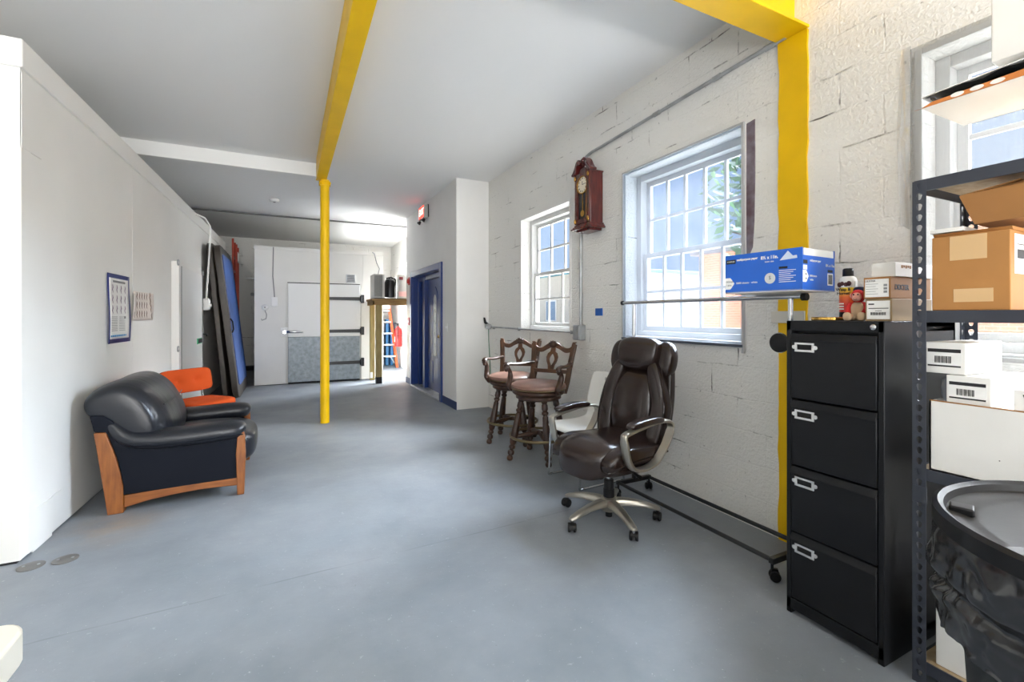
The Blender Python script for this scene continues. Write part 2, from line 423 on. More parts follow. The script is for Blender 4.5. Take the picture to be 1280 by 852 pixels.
def tr(*v): return Matrix.Translation(v)
# ------------------------------------------------------------------ the room
struct(B().box(-6.2, 2.91, -5, 13.5, -.12, 0).obj('floor', M_floor, smooth=False))
struct(B().box(-6.2, 2.91, -5, 13.5, 3.32, 3.45).obj('ceiling', M_ceil, smooth=False))
WIN = [(1, 4.03, 5.13, 1.17, 2.55, 3), (2, 2.0, 3.14, 1.16, 2.57, 5), (3, -.12, 1.06, 1.17, 2.56, 4), (4, 9.4, 11.6, .6, 2.7, 4)]
b = B(); ys = sorted([-5, 13.5]+[q for x in WIN for q in x[1:3]])
for i in range(len(ys)-1):
    y0, y1 = ys[i], ys[i+1]
    h = [x for x in WIN if x[1] <= y0+1e-6 and x[2] >= y1-1e-6]
    if h: b.box(2.66, 2.91, y0, y1, 0, h[0][3]); b.box(2.66, 2.91, y0, y1, h[0][4], 3.32)
    else: b.box(2.66, 2.91, y0, y1, 0, 3.32)
struct(b.obj('wall_right', M_block, smooth=False))
struct(B().box(-6.2, 2.66, 13.3, 13.5, 0, 3.32).obj('wall_far', M_blockx, smooth=False))
struct(B().box(-6.35, -6.2, -5, 13.5, 0, 3.32).obj('wall_far_left', M_wall, smooth=False))
b = B(); b.box(-6.2, -1.6, -5.2, -5, 0, 3.32); b.box(2.4, 2.66, -5.2, -5, 0, 3.32); b.box(-1.6, 2.4, -5.2, -5, 3.25, 3.32)  # opening made up in the unseen wall to let the rear light in
struct(b.obj('wall_front', M_wall, smooth=False))

# cold room along the left side
SL = math.atan(.0195)
def lw(Y): return -1.307+(Y-3.4)*.0195
b = B().prism([(-1.307, 3.40), (lw(10.9), 10.9), (-6.2, 10.9), (-6.2, 3.40)], .012, 2.69, 'z')
struct(b.obj('wall_left', M_cold, smooth=False))
b = B().prism([(-1.292, 3.385), (lw(10.9)+.015, 10.9), (-6.2, 10.9), (-6.2, 3.385)], 2.69, 2.845, 'z')
struct(b.obj('trim_1', M_cold, bevel=.008, smooth=False))
b = B()       # corner strip and patch plates screwed to the cold room wall
def lwbox(Y0, Y1, z0, z1, t=.004):
    b.prism([(lw(Y0)-.003, Y0), (lw(Y1)-.003, Y1), (lw(Y1)+t, Y1), (lw(Y0)+t, Y0)], z0, z1, 'z')
lwbox(3.402, 3.50, .015, 2.68); lwbox(3.47, 3.56, .015, .32, .007); lwbox(3.52, 3.74, .0, .235, .006); lwbox(3.74, 3.86, .1, .24, .005)
lwbox(3.402, 3.62, 2.26, 2.67, .006); lwbox(5.24, 5.26, .02, 2.68, .0015); pass
struct(b.obj('trim_2', M_cold, bevel=.0015, smooth=False))
struct(B().prism([(-1.32, 3.40), (lw(10.9)-.01, 10.9), (-6.1, 10.8), (-6.1, 3.42)], 0, .013, 'z').obj('trim_3', M_dark, smooth=False))
# white ceiling joist, dark conduit line across the ceiling
struct(B().box(-6.2, .33, 6.42, 6.54, 3.155, 3.33).obj('trim_4', M_white, bevel=.004, smooth=False))
# walk-in cooler across the back
b = B().box(-.58, 1.83, 10.0, 12.6, .01, 2.68)
struct(b.obj('wall_back', M_coolr, bevel=.004, smooth=False))
b = B()
for x in (-.32, -.085, 1.42): b.box(x, x+.012, 9.994, 10.004, .03, 2.64)
b.box(-.59, 1.84, 9.985, 10.02, 2.63, 2.69); b.box(-.55, 1.80, 9.992, 10.004, .02, .035)
b.box(-.035, -.028, 9.96, 10.002, .02, 2.02); b.box(1.375, 1.385, 9.96, 10.002, .02, 2.02)
struct(b.obj('trim_5', M_coolr, smooth=False))
struct(B().box(-.57, 1.82, 10.02, 12.5, 0, .012).obj('trim_6', M_dark, smooth=False))
# boxed-in entry on the right
b = B()
b.box(2.16, 2.67, 6.19, 6.93, 0, 3.32); b.box(2.16, 2.67, 8.75, 9.25, 0, 3.32); b.box(2.16, 2.67, 6.93, 8.75, 2.1, 3.32); b.box(2.36, 2.67, 6.93, 8.75, 0, 2.1)
struct(b.obj('wall_entry', M_wall, smooth=False))
b = B(); b.box(2.148, 2.162, 6.178, 6.83, 0, .115); b.box(2.148, 2.162, 8.85, 9.262, 0, .115); b.box(2.148, 2.24, 9.248, 9.262, 0, .115)
struct(b.obj('baseboard_entry', M_bluedk, bevel=.003, smooth=False))

# yellow steel: column in the wall, beam over it, long beam and post
random.seed(3)
edge = lambda s, y: [(y+s*random.uniform(-.004, .007), z/1000) for z in range(0, 2981, 90)]
e1 = edge(-1, 1.583); e2 = edge(1, 1.748)
b = B().prism(e1+[(1.583, 2.98), (1.748, 2.98)]+list(reversed(e2)), 2.648, 2.68, 'x')
col = tag(struct(b.obj('wall_column', M_yellow, smooth=False)), 'yellow steel column set flush into the white block wall', 'column')
b = B(); b.box(.40, 2.67, 1.575, 1.757, 2.983, 3.0); b.box(.40, 2.67, 1.66, 1.672, 3.0, 3.325); b.box(.40, 2.67, 1.575, 1.757, 3.305, 3.325)
tag(struct(b.obj('cross_beam', M_yellow, bevel=.003, smooth=False)), 'yellow steel beam crossing to the wall above the wall column', 'beam')
b = B(); b.box(.315, .435, -1.2, 6.24, 3.05, 3.066); b.box(.318, .43, -1.2, 6.23, 3.06, 3.33)
tag(struct(b.obj('ceiling_beam', M_yellow, bevel=.003, smooth=False)), 'long yellow steel beam under the ceiling, running to the round post', 'beam')
post = thing('round_post', 'slim round yellow steel post holding up the long ceiling beam', 'post', (.416, 6.185, 0))
post['kind'] = 'structure'
B().cyl((0, 0, 0), (0, 0, 2.985), .054, 28).obj('shaft', M_yellow, post)
B().lathe([(.0, 2.98), (.068, 2.98), (.068, 3.03), (.055, 3.04), (.055, 3.05), (0, 3.05)], 24).obj('cap_collar', M_yellow, post)
b = B()
for k in range(4):
    a = PI/4+k*PI/2; b.cyl((.06*math.cos(a), .06*math.sin(a), 3.005), (.085*math.cos(a), .085*math.sin(a), 3.005), .011, 8)
b.obj('collar_bolt', M_yellow, post)

# ------------------------------------------------------------------ windows
M_frame = mat('window_frame_paint', (206, 206, 204), .5)
def window(n, Y0, Y1, z0, z1, cols, X=2.80):
    r = D.objects.new('window_%d' % n, None); COL.objects.link(r); r.empty_display_size = .05
    r.location = (X, (Y0+Y1)/2, z0); struct(r)
    W = Y1-Y0; H = z1-z0; h = W/2; f = .055
    b = B(); b.box(-.02, .09, -h-.001, -h+f, 0, H); b.box(-.02, .09, h-f, h+.001, 0, H); b.box(-.018, .089, -h+f, h-f, H-f, H+.001); b.box(-.05, .089, -h+f, h-f, -.001, f)
    b.obj('window_frame', M_frame, r, bevel=.004, smooth=False)
    mid = H*.5
    for (a, c, x, nm) in ((f, mid+.02, .012, 'lower_sash'), (mid-.02, H-f, .05, 'upper_sash')):
        b = B(); s = .04; t = .03
        b.box(x, x+t, -h+f, -h+f+s, a, c); b.box(x, x+t, h-f-s, h-f, a, c); b.box(x+.001, x+t-.001, -h+f+s, h-f-s, a, a+s); b.box(x+.001, x+t-.001, -h+f+s, h-f-s, c-s, c)
        iw = (W-2*f-2*s)
        for k in range(1, cols):
            y = -iw/2+iw*k/cols; b.box(x+.004, x+t-.004, y-.012, y+.012, a+s, c-s)
        z = (a+c)/2; b.box(x+.0055, x+t-.0055, -h+f+s, h-f-s, z-.012, z+.012)
        sa = b.obj(nm, M_frame, r, bevel=.002, smooth=False)
        B().box(x+.013, x+.017, -h+f+.02, h-f-.02, a+.02, c-.02).obj('glass_pane', M_glass, sa, smooth=False)
    B().box(-.142, .0, -h+.001, h-.001, .0, .012).obj('sill', M_frame, r, bevel=.003, smooth=False)
    return r
for x in WIN: window(*x)
# plaster edging round the openings
b = B()
for n, Y0, Y1, z0, z1, c in WIN[:3]:
    t = .03
    b.box(2.652, 2.665, Y0-t, Y0, z0-t, z1+t); b.box(2.652, 2.665, Y1, Y1+t, z0-t, z1+t); b.box(2.652, 2.665, Y0, Y1, z1, z1+t); b.box(2.648, 2.665, Y0, Y1, z0-t, z0)
struct(b.obj('trim_7', M_wall, bevel=.003, smooth=False))
# strip of bare old brick beside the middle window
M_brickold = mat('old_brick', (98, 78, 86), .75, col2=(136, 130, 142), vs=12, bump=.5, bs=40)
struct(B().prism([(1.925, 1.78), (1.965, 1.70), (1.968, 2.0), (1.967, 2.58), (1.91, 2.59), (1.908, 2.25), (1.914, 1.95)], 2.654, 2.664, 'x').obj('trim_8', M_brickold, smooth=False))
# plastic sheet stretched over the middle window, wrinkled
def film(name, Y0, Y1, z0, z1, X, m, label, amp=.004, seed=0):
    ny, nz = 36, 40; vs = []; fs = []
    for j in range(nz+1):
        for i in range(ny+1):
            y = Y0+(Y1-Y0)*i/ny; z = z0+(z1-z0)*j/nz
            d = noise.noise(Vector((y*7+seed, z*2.5, 3.1)))*amp+noise.noise(Vector((y*2+z*5, z*9+seed, 7)))*amp*.5
            e = min(i, ny-i, j, nz-j)/4; d *= min(1, e)
            vs.append((X+d, y, z))
    for j in range(nz):
        for i in range(ny): a = j*(ny+1)+i; fs.append((a, a+1, a+ny+2, a+ny+1))
    t = tag(B()._add(vs, fs).obj(name, m, ang=180), label, 'plastic sheet'); return t
f2 = film('plastic_sheet', 1.985, 3.155, 1.148, 2.585, 2.640, M_film, 'clear wrinkled plastic sheet stretched over the middle window')
b = B(); q = .014
for (y0, y1, z0, z1) in ((1.973, 1.99, 1.10, 2.595), (3.15, 3.164, 1.14, 2.595), (1.98, 3.16, 2.58, 2.595)): b.box(2.634, 2.650, y0, y1, z0, z1)
fb = b.obj('edge_batten', mat('batten_grey', (182, 184, 186), .5), f2, smooth=False)
B().box(2.632, 2.652, 1.98, 3.17, 1.138, 1.156).obj('bottom_bar', mat('sheet_bar', (84, 90, 100), .4, .5), f2, smooth=False)
f3 = film('plastic_sheet', -.13, 1.10, 1.15, 2.60, 2.640, M_film2, 'milky ribbed plastic sheet over the window behind the shelving', .008, 5)
b = B(); random.seed(5)
for k in range(26):
    y = .12+k*.026+random.uniform(-.004, .004); z1 = 1.93+.06*math.sin(k*.5)+random.uniform(-.03, .03)
    b.tube([(2.632, y, 1.62), (2.629, y+.003, 1.75), (2.632, y, z1)], .006, 6)
b.obj('bubble_wrap', mat_clear('bubble_wrap', (1, 1, 1), .25, .15, .25, (240, 240, 236)), f3)
# torn tape and clear strips down the side of that window
tape = tag(B()._add([(2.648, 1.105, 1.75), (2.643, 1.14, 1.78), (2.645, 1.155, 2.2), (2.648, 1.14, 2.62), (2.648, 1.10, 2.62), (2.643, 1.095, 2.2)],
      [(0, 1, 2, 5), (5, 2, 3, 4)]).obj('clear_tape', mat_clear('tape', (.97, .97, .97), .16, .15, .05), solid=.001), 'strip of clear wrinkled tape down the wall left of the shelving window', 'tape')

# ------------------------------------------------------------------ doors
# cold room door, left wall
d1 = D.objects.new('door_1', None); COL.objects.link(d1); struct(d1)
d1.location = (lw(6.67), 6.67, 0); d1.rotation_euler = (0, 0, -SL)
b = B(); b.box(-.004, .075, -.03, .09, .0, 2.0); b.box(-.004, .05, .09, 1.52, 1.95, 2.0); b.box(-.004, .05, 1.44, 1.53, 0, 1.96)
b.obj('door_frame', M_cold, d1, bevel=.004, smooth=False)
B().box(-.004, .075, .11, 1.43, .02, 1.945).obj('door_leaf', M_white, d1, bevel=.004, smooth=False)
b = B(); b.box(.07, .0765, .082, .112, .02, 1.95); b.box(.07, .0765, 1.40, 1.45, .02, 1.95); b.obj('door_gasket', mat('gasket_grey', (96, 94, 92), .7), d1, smooth=False)
for z in (1.98, .95):
    B().ring((0, 0, 0), .03, .009, 16, 6, T=tr(.07, -.045, z) @ rot('Y', 90)).obj('hook', M_steel, d1)
B().ring((0, 0, 0), .03, .009, 16, 6, T=tr(.07, 1.5, 1.98) @ rot('Y', 90)).obj('hook', M_steel, d1)
h = B().box(.055, .075, 1.45, 1.52, .95, 1.15).obj('latch_plate', M_steel, d1, bevel=.003)
B().tube([(.07, 1.485, 1.07), (.12, 1.485, 1.07), (.125, 1.44, 1.05)], .012, 8).obj('latch_handle', M_blackm, h)
g = B().box(.073, .079, 1.02, 1.36, .945, 1.025).obj('tape_patch', mat('green_tape', (60, 190, 130), .5), d1)
B().box(.078, .084, 1.09, 1.34, .955, 1.015).obj('black_label', M_black, g)

# cooler door at the back
d2 = D.objects.new('door_2', None); COL.objects.link(d2); struct(d2)
d2.location = (0, 10.0, 0); d2.rotation_euler = (0, 0, -PI/2)
B().box(-.005, .075, .0, 1.345, .93, 1.99).obj('door_leaf', M_white, d2, bevel=.006, smooth=False)
B().box(-.005, .072, .0, 1.345, .04, .93).obj('kick_plate', M_galv, d2, bevel=.006, smooth=False)
B().box(-.005, .06, .0, 1.345, .01, .04).obj('bottom_seal', M_dark, d2, smooth=False)
B().box(-.004, .02, -.01, 1.355, 1.995, 2.01).obj('top_gasket', M_dark, d2, smooth=False)
for z in (1.70, 1.035, .385):
    b = B(); b.prism([(.62, z-.028), (1.36, z-.036), (1.36, z+.036), (.62, z+.028)], .074, .094, 'x'); b.box(.0, .1, 1.37, 1.43, z-.085, z+.085); b.cyl((.09, 1.365, z-.06), (.09, 1.365, z+.06), .022, 10)
    b.obj('strap_hinge', M_blackm, d2, bevel=.003)
b = B(); b.box(-.004, .05, -.13, -.01, .94, 1.12)
l = b.obj('latch_base', M_white, d2, bevel=.004)
b = B(); b.tube([(.06, -.06, 1.03), (.12, .02, 1.035), (.12, .14, 1.03), (.115, .27, 1.02)], [.024, .03, .026, .012], 10); b.cyl((.03, -.06, 1.03), (.11, -.06, 1.03), .032, 14)
b.obj('latch_handle', M_chrome, l)

# blue entry door
d3 = D.objects.new('door_3', None); COL.objects.link(d3); struct(d3)
d3.location = (2.16, 7.84, 0); d3.rotation_euler = (0, 0, PI)
b = B(); b.box(-.005, .03, .905, 1.005, 0, 2.19); b.box(-.005, .03, -1.005, -.905, 0, 2.19); b.box(-.005, .03, -.905, .905, 2.09, 2.19)
b.obj('door_casing', M_blue, d3, bevel=.005, smooth=False)
b = B(); b.box(-.201, 0, .89, .912, 0, 2.1); b.box(-.201, 0, -.912, -.89, 0, 2.1); b.box(-.201, 0, -.9, .9, 2.08, 2.102); b.box(-.2, -.19, -.9, .9, 0, 2.1)
b.box(-.19, -.1, -.9, -.8, 0, 2.08); b.box(-.19, -.09, -.50, -.36, 0, 2.08); b.box(-.19, -.09, .6, .9, 0, 2.08); b.box(-.19, -.1, -.9, .9, 2.0, 2.08)
b.obj('door_jamb', M_blue, d3, bevel=.004, smooth=False)
B().box(-.195, -.17, -.8, -.5, .02, 2.0).obj('side_panel', M_blue, d3, smooth=False)
b = B(); b.box(-.195, -.15, -.355, .595, .02, 2.0)
for (y0, y1) in ((-.27, -.03), (.27, .51)):
    for (z0, z1) in ((.15, .55), (.68, 1.62)):
        b.box(-.155, -.142, y0, y1, z0, z1)
arch = [(.0, 1.86), (.06, 1.82), (.11, 1.76), (.14, 1.70), (.14, .62), (-.0, .62)]
b.prism([(.12+p, z) for p, z in arch]+[(.12-p, z) for p, z in reversed(arch[1:-1])], -.155, -.142, 'x')
lf = b.obj('door_leaf', M_blue, d3, bevel=.006, smooth=False)
gl = [(.0, 1.72), (.05, 1.69), (.075, 1.65), (.075, .68), (.05, .65), (0, .64)]
pg = [(.12+p, z) for p, z in gl]+[(.12-p, z) for p, z in reversed(gl[1:-1])]
B().prism(pg, -.143, -.138, 'x').obj('glass_insert', mat('frosted_glass', (226, 228, 226), .25, bump=.9, bs=45), lf)
b = B()
for z in (.8, 1.0, 1.2, 1.4, 1.55): b.tube([(-.136, .05, z), (-.136, .12, z+.06), (-.136, .19, z)], .004, 5)
b.obj('glass_leading', M_steel, lf)
b = B(); b.cyl((-.15, .535, 1.0), (-.10, .535, 1.0), .014, 10); b.blob((-.085, .535, 1.0), (.025, .03, .03), 2, 6)
b.obj('door_knob', M_brass, lf)
B().box(-.2, .04, -.9, .9, 0, .03).obj('threshold', M_steel, d3, bevel=.006)

# ------------------------------------------------------------------ outside, seen through the windows
struct(B().box(2.95, 60, -30, 70, -.3, -.2).obj('ground_outside', mat('concrete_yard', (186, 182, 175), .8, var=.05, vs=1), smooth=False))
def brick(name, c1, c2, mort):
    m = D.materials.new(name); m.use_nodes = True; n = m.node_tree.nodes; L = m.node_tree.links
    t = n.new('ShaderNodeTexCoord'); s = n.new('ShaderNodeSeparateXYZ'); c = n.new('ShaderNodeCombineXYZ'); bt = n.new('ShaderNodeTexBrick')
    L.new(t.outputs['Object'], s.inputs[0]); L.new(s.outputs['Y'], c.inputs[0]); L.new(s.outputs['Z'], c.inputs[1]); L.new(c.outputs[0], bt.inputs['Vector'])
    bt.inputs['Scale'].default_value = 1; bt.inputs['Brick Width'].default_value = .22; bt.inputs['Row Height'].default_value = .075; bt.inputs['Mortar Size'].default_value = .006
    bt.inputs['Color1'].default_value = (*lin(c1), 1); bt.inputs['Color2'].default_value = (*lin(c2), 1); bt.inputs['Mortar'].default_value = (*lin(mort), 1)
    L.new(bt.outputs[0], n['Principled BSDF'].inputs['Base Color']); return m
M_brick = brick('orange_brick', (226, 140, 92), (214, 122, 76), (216, 180, 150))
def building(x0, x1, y0, y1, h, m, mroof, label, wins):
    r = thing('building', label, 'building', ((x0+x1)/2, (y0+y1)/2, -.2))
    a = (x1-x0)/2; c = (y1-y0)/2
    B().box(-a, a, -c, c, 0, h).obj('wall', m, r, smooth=False)
    B().box(-a-.2, a+.2, -c-.2, c+.2, h, h+.18).obj('roof', mroof, r, bevel=.02, smooth=False)
    for (y, z, ww, hh) in wins:
        f = B().box(-a-.04, -a+.05, y-ww/2, y+ww/2, z, z+hh).obj('window', M_frame, r, smooth=False)
        B().box(-a-.05, -a-.03, y-ww/2+.08, y+ww/2-.08, z+.08, z+hh-.08).obj('pane', mat('dull_glass', (120, 140, 160), .1), f, smooth=False)
building(12, 18, -6, 10.6, 3.5, M_brick, mat('roof_tar', (120, 112, 110), .8), 'orange brick building across the yard, seen through the plastic sheet', [(-3, 1, 1.4, 1.5), (5.2, 1, 1.4, 1.5)])
building(16, 24, 21, 40, 4.2, mat('stucco', (186, 178, 164), .8), mat('teal_roof', (96, 140, 150), .6), 'pale stucco building with a teal roof edge outside the small window', [(-7, 1.2, 1.3, 1.4), (-4, 1.2, 1.3, 1.4), (2, 1.2, 1.3, 1.4)])
def tree(x, y, h, label, seed):
    rnd = random.Random(seed)
    r = thing('tree', label, 'tree', (x, y, -.2))
    b = B(); b.tube([(0, 0, 0), (.08, .05, h*.35), (0, .1, h*.6), (.1, 0, h*.85)], [.16, .13, .09, .04], 8)
    for k in range(7):
        a = k*2.4; z = h*(.4+.06*k); b.tube([(.03, .05, z), (.6*math.cos(a), .6*math.sin(a), z+.4), (1.2*math.cos(a), 1.2*math.sin(a), z+.6)], [.05, .03, .012], 6)
    b.obj('trunk', mat('bark', (92, 76, 62), .9), r)
    vs = []; fs = []
    for k in range(2600):
        a = rnd.uniform(0, 2*PI); q = rnd.uniform(0, 1)**.5*1.7; z = h*.42+rnd.uniform(0, 1)*h*.6
        q *= math.sin(min(1, max(0, (z-h*.36)/(h*.68)))*PI)**.5
        c = Vector((q*math.cos(a), q*math.sin(a), z)); u = Vector((rnd.gauss(0, 1), rnd.gauss(0, 1), rnd.gauss(0, 1))).normalized()*.13; v = u.orthogonal().normalized()*.07
        i = len(vs); vs += [tuple(c-u), tuple(c+v), tuple(c+u), tuple(c-v)]; fs.append((i, i+1, i+2, i+3))
    B()._add(vs, fs).obj('foliage', mat('leaf_green', (70, 110, 62), .6, var=.25, vs=3), r, smooth=False)
tree(8.2, 4.9, 5.4, 'leafy green tree in the yard outside the middle window', 11)
# ------------------------------------------------------------------ black leather armchair by the cold room wall
ac = thing('armchair', 'wide navy black leather armchair in a honey wood frame against the left wall', 'armchair', (-1.085, 3.945, 0), math.radians(1.5))
AW = 1.0
def side(y0, y1, nm_sfx=0):
    B().prism([(-.077, .561), (-.015, .558), (.012, .47), (.037, .387), (.062, .27), (.076, .179), (.08, .0), (-.007, .0), (-.02, .12), (-.038, .26), (-.058, .42)], y0, y1).obj('rear_leg', M_oakv, ac, bevel=.006)
    B().prism([(.079, .114), (.25, .124), (.5, .134), (.745, .14), (.745, .07), (.62, .078), (.5, .08), (.364, .073), (.229, .06), (.15, .045), (.079, .03)], y0+.012, y1-.012).obj('side_rail', M_oak, ac, bevel=.005)
    B().prism([(.746, .46), (.79, .47), (.797, .3), (.788, 0), (.743, 0), (.735, .3)], y0, y1).obj('front_leg', M_oakv, ac, bevel=.006)
    B().prism([(-.10, .675), (-.03, .67), (.02, .63), (.06, .545), (.11, .49), (.2, .47), (.745, .47), (.745, .125), (.076, .118), (.062, .27), (.04, .38), (-.01, .55), (-.078, .565)], y0+.01, y1-.01).obj('side_panel', M_vinyl, ac, bevel=.008)
side(.0, .075); side(AW-.075, AW)
for y in (.085, AW-.085):
    b = B()
    P = [(-.06, .645), (-.01, .62), (.03, .565), (.075, .505), (.14, .475), (.25, .466), (.4, .466), (.55, .472), (.68, .478), (.75, .478), (.785, .474), (.80, .47)]
    R = [.035, .05, .06, .068, .074, .078, .08, .08, .08, .074, .058, .02]
    b.tube([(x, y, z) for x, z in P], R, 18, sx=.88, sy=1.45, up=(0, 0, 1), sq=2.8)
    a = b.obj('armrest', M_leather, ac, sub=1)
    s = -1 if y < .5 else 1
    B().tube([(x, y+s*r*1.36, z-.022) for (x, z), r in zip(P[1:11], R[1:11])], .005, 6).obj('piping', M_vinyl, a)
b = B()
b.puff([(-.10, .645), (-.16, .70), (-.172, .78), (-.135, .84), (-.06, .885), (.04, .905), (.12, .88), (.20, .81), (.26, .71), (.30, .62), (.325, .5), (.30, .42), (.15, .40), (.05, .5), (-.03, .6)],
       .02, AW-.02, 22, 4.6, .30, lambda u: (.03*(1-u*u)-.02*u*u, .005*(1-u*u)-.012))
bc = b.obj('back_cushion', M_leatherc, ac, sub=2)
b = B()
b.tube([(.268+.028*(1-((y-.5)/.45)**2), y, .70) for y in [.14+.06*k for k in range(13)]], .004, 6)
b.obj('seam', M_leather, bc)
B().prism([(-.085, .66), (-.03, .655), (.05, .5), (.1, .14), (.06, .14), (-.0, .3), (-.06, .5)], .03, AW-.03).obj('back_panel', M_vinyl, ac, bevel=.012)
sc_ = B().blob((.50, .5, .305), (.345, .35, .135), 4.5, 12, lambda x, y, z: (x+(.02*(1-(z/.135)**2) if x > .2 else 0), y, z+(.03*(1-(x/.345)**2)*(1-(y/.37)**2) if z > 0 else 0))).obj('seat_cushion', M_leather, ac, sub=1)
B().box(.10, .76, .09, AW-.09, .13, .22).obj('seat_base', M_vinyl, ac, bevel=.01)
B().box(.735, .775, .07, AW-.07, .10, .18).obj('front_rail', M_oak, ac, bevel=.005)

# ------------------------------------------------------------------ orange chair behind it
oc = thing('side_chair', 'orange upholstered chair with button tufts and chrome legs behind the black armchair', 'chair', (-.82, 5.72, 0), math.radians(-46))
def tuft(ps, d, axis):
    def wv(x, y, z):
        s = 0
        for (a, c) in ps:
            q = (y-a)**2+((z if axis == 'x' else x)-c)**2; s += math.exp(-q/.0016)
        if axis == 'x': return (x-(d*s if x > 0 else 0), y, z)
        return (x, y, z-(d*s if z > 0 else 0))
    return wv
B().blob((0, 0, 0), (.04, .27, .125), 6, 22, tuft([(-.1, .0), (.1, .0)], .042, 'x'), T=tr(-.25, .02, .65) @ rot('Y', -12)).obj('backrest', M_orange, oc)
B().blob((.02, 0, .435), (.235, .25, .045), 5, 18, tuft([(-.1, .05), (.1, .05)], .015, 'z')).obj('seat', M_orange, oc)
for s in (-1, 1):
    y = s*.19
    B().tube([(-.29, y, .72), (-.25, y, .56), (-.235, y, .42), (-.22, y, .385), (-.16, y, .38), (.16, y, .38)], .012, 8).obj('back_support', M_chrome, oc)
    B().tube([(-.2, y*1.2, .385), (-.23, y*1.25, .012), (-.2, y*1.25, .012), (.2, y*1.25, .012), (.23, y*1.25, .02), (.19, y*1.2, .385)], .012, 8).obj('leg', M_chrome, oc)

# ------------------------------------------------------------------ padded mats leaning on the wall
def pad(X0, X1, ztop, Y0, Y1, th, label, handle):
    L = math.hypot(X0-X1, ztop); a = math.degrees(math.atan2(X0-X1, ztop))
    r = thing('gym_mat', label, 'gym mat', (X0, Y0, .0), 0, None)
    T = rot('Y', -a)
    W = Y1-Y0
    B().blob((0, 0, 0), (th/2, W/2, L/2), 14, 14, lambda x, y, z: (x+.006*noise.noise(Vector((y*4, z*4, x*9))), y+.008*noise.noise(Vector((z*5, 1, x))), z), T=T @ tr(-th/2, W/2, L/2)).obj('vinyl_cover', M_matbrown, r)
    if handle:
        B().blob((0, 0, 0), (.012, W/2-.13, L/2-.17), 20, 10, T=T @ tr(.0, W/2, L/2+.03)).obj('blue_panel', M_matblue, r)
        B().tube([(.01, .06, L*.52), (.035, .05, L*.5), (.035, .05, L*.45), (.01, .06, L*.43)], .012, 8, T=T).obj('carry_handle', M_black, r)
    return r
pad(-.70, -.98, 2.50, 8.55, 10.3, .10, 'front padded mat with a blue face and brown edges leaning on the wall', True)
pad(-.85, -1.085, 2.52, 8.52, 10.28, .08, 'plain brown padded mat leaning behind the blue faced one', False)

# red extension ladder behind the mats, dark shed junk in the alcove
rl = thing('extension_ladder', 'tall worn red extension ladder standing in the dark corner behind the mats', 'ladder', (-1.03, 11.15, 0), 0)
T = rot('Y', -.6) @ rot('X', -5)
for (y, x) in ((0, 0), (.40, 0)): B().box(x-.02, x+.02, y-.014, y+.014, 0, 3.02, T).obj('rail', M_redold, rl, bevel=.003)
for (y, x) in ((.03, .06), (.37, .06)): B().box(x-.02, x+.02, y-.012, y+.012, .1, 2.9, T).obj('fly_rail', M_redold, rl, bevel=.003)
for k in range(9): B().cyl(tuple(T @ Vector((0, 0, .25+.3*k))), tuple(T @ Vector((0, .40, .25+.3*k))), .016, 8).obj('rung', M_alu, rl)
B().box(.04, .085, .1, .32, 2.55, 2.75, T).obj('ladder_label', M_paper, rl)
hp = thing('pipe_bar', 'thin white pipe standing upright against the block wall left of the cooler', 'pipe', (-.66, 12.3, 0))
B().tube([(0, .6, 0), (-.05, .6, 1.0), (-.13, .6, 1.86), (-.02, .62, 1.9)], .02, 8).obj('upright', M_white, hp)
B().blob((-.13, .6, 1.88), (.04, .04, .04), 3, 4).obj('end_fitting', M_steel, hp)
ck = tag(B().tube([(-.95, 13.28, 2.3), (-.80, 13.28, 2.3), (-.72, 13.28, 2.22), (-.70, 13.28, 2.0), (-.70, 13.28, .9)], .016, 8).obj('wall_conduit', M_steel), 'bent grey conduit on the block wall in the dark back corner', 'conduit')
tag(B().box(-.77, -.63, 13.22, 13.3, .78, .95).obj('outlet_box', M_steel, bevel=.004), 'grey outlet box at the foot of the bent conduit in the back corner', 'outlet box')
tag(B().box(-1.1, -.6, 12.95, 13.28, 0, .09).obj('plinth_block', M_dark, bevel=.01), 'low dark block on the floor in the back corner', 'block')

# ------------------------------------------------------------------ things on the cold room wall
def wallthing(name, label, cat, Y, z, group=None): 
    return thing(name, label, cat, (lw(Y)+.002, Y, z), -SL, group)
M_posterbl = mat('poster_blue', (52, 62, 128), .45); M_sketch = mat('sketch_mauve', (150, 130, 150), .6); M_sketchb = mat('sketch_brown', (132, 104, 92), .6); M_cyan = mat('cyan_print', (60, 150, 210), .6)
p = wallthing('poster', 'tall blue bordered chart poster with rows of small drawings on the left wall', 'poster', 4.62, 1.12)
def curl(W, H, amp, inset, d):
    n = 10; vs = []; fs = []
    for j in range(n+1):
        for i in range(n+1):
            u = i/n; v = j/n; y = inset+(W-2*inset)*u; z = inset+(H-2*inset)*v
            vs.append((d+.004+amp*(math.sin(z*9)*.5+.5)*(max(0, abs(y/W-.5)*2)**3)+.006*(y/W), y, z))
    for j in range(n):
        for i in range(n): a = j*(n+1)+i; fs.append((a, a+1, a+n+2, a+n+1))
    return vs, fs
B()._add(*curl(.49, .565, .014, 0, 0)).obj('border_sheet', M_posterbl, p, solid=.0008)
B()._add(*curl(.49, .565, .014, .035, .0012)).obj('print_sheet', M_paper, p, solid=.0006)
b = B(); b2 = B()
def mark(b, y, z, s, X):
    b.tube([(X, y, z+.05*s), (X, y+.012*s, z+.02*s), (X, y-.002, z-.005*s), (X, y+.02*s, z-.04*s)], [.004*s, .010*s, .008*s, .002], 6, sx=1, sy=.3, up=(0, 1, 0))
for r_ in range(3):
    for c in range(4): mark(b, .085+c*.095, .44-.085*r_, .75, .013)
b.obj('drawing', M_sketch, p)
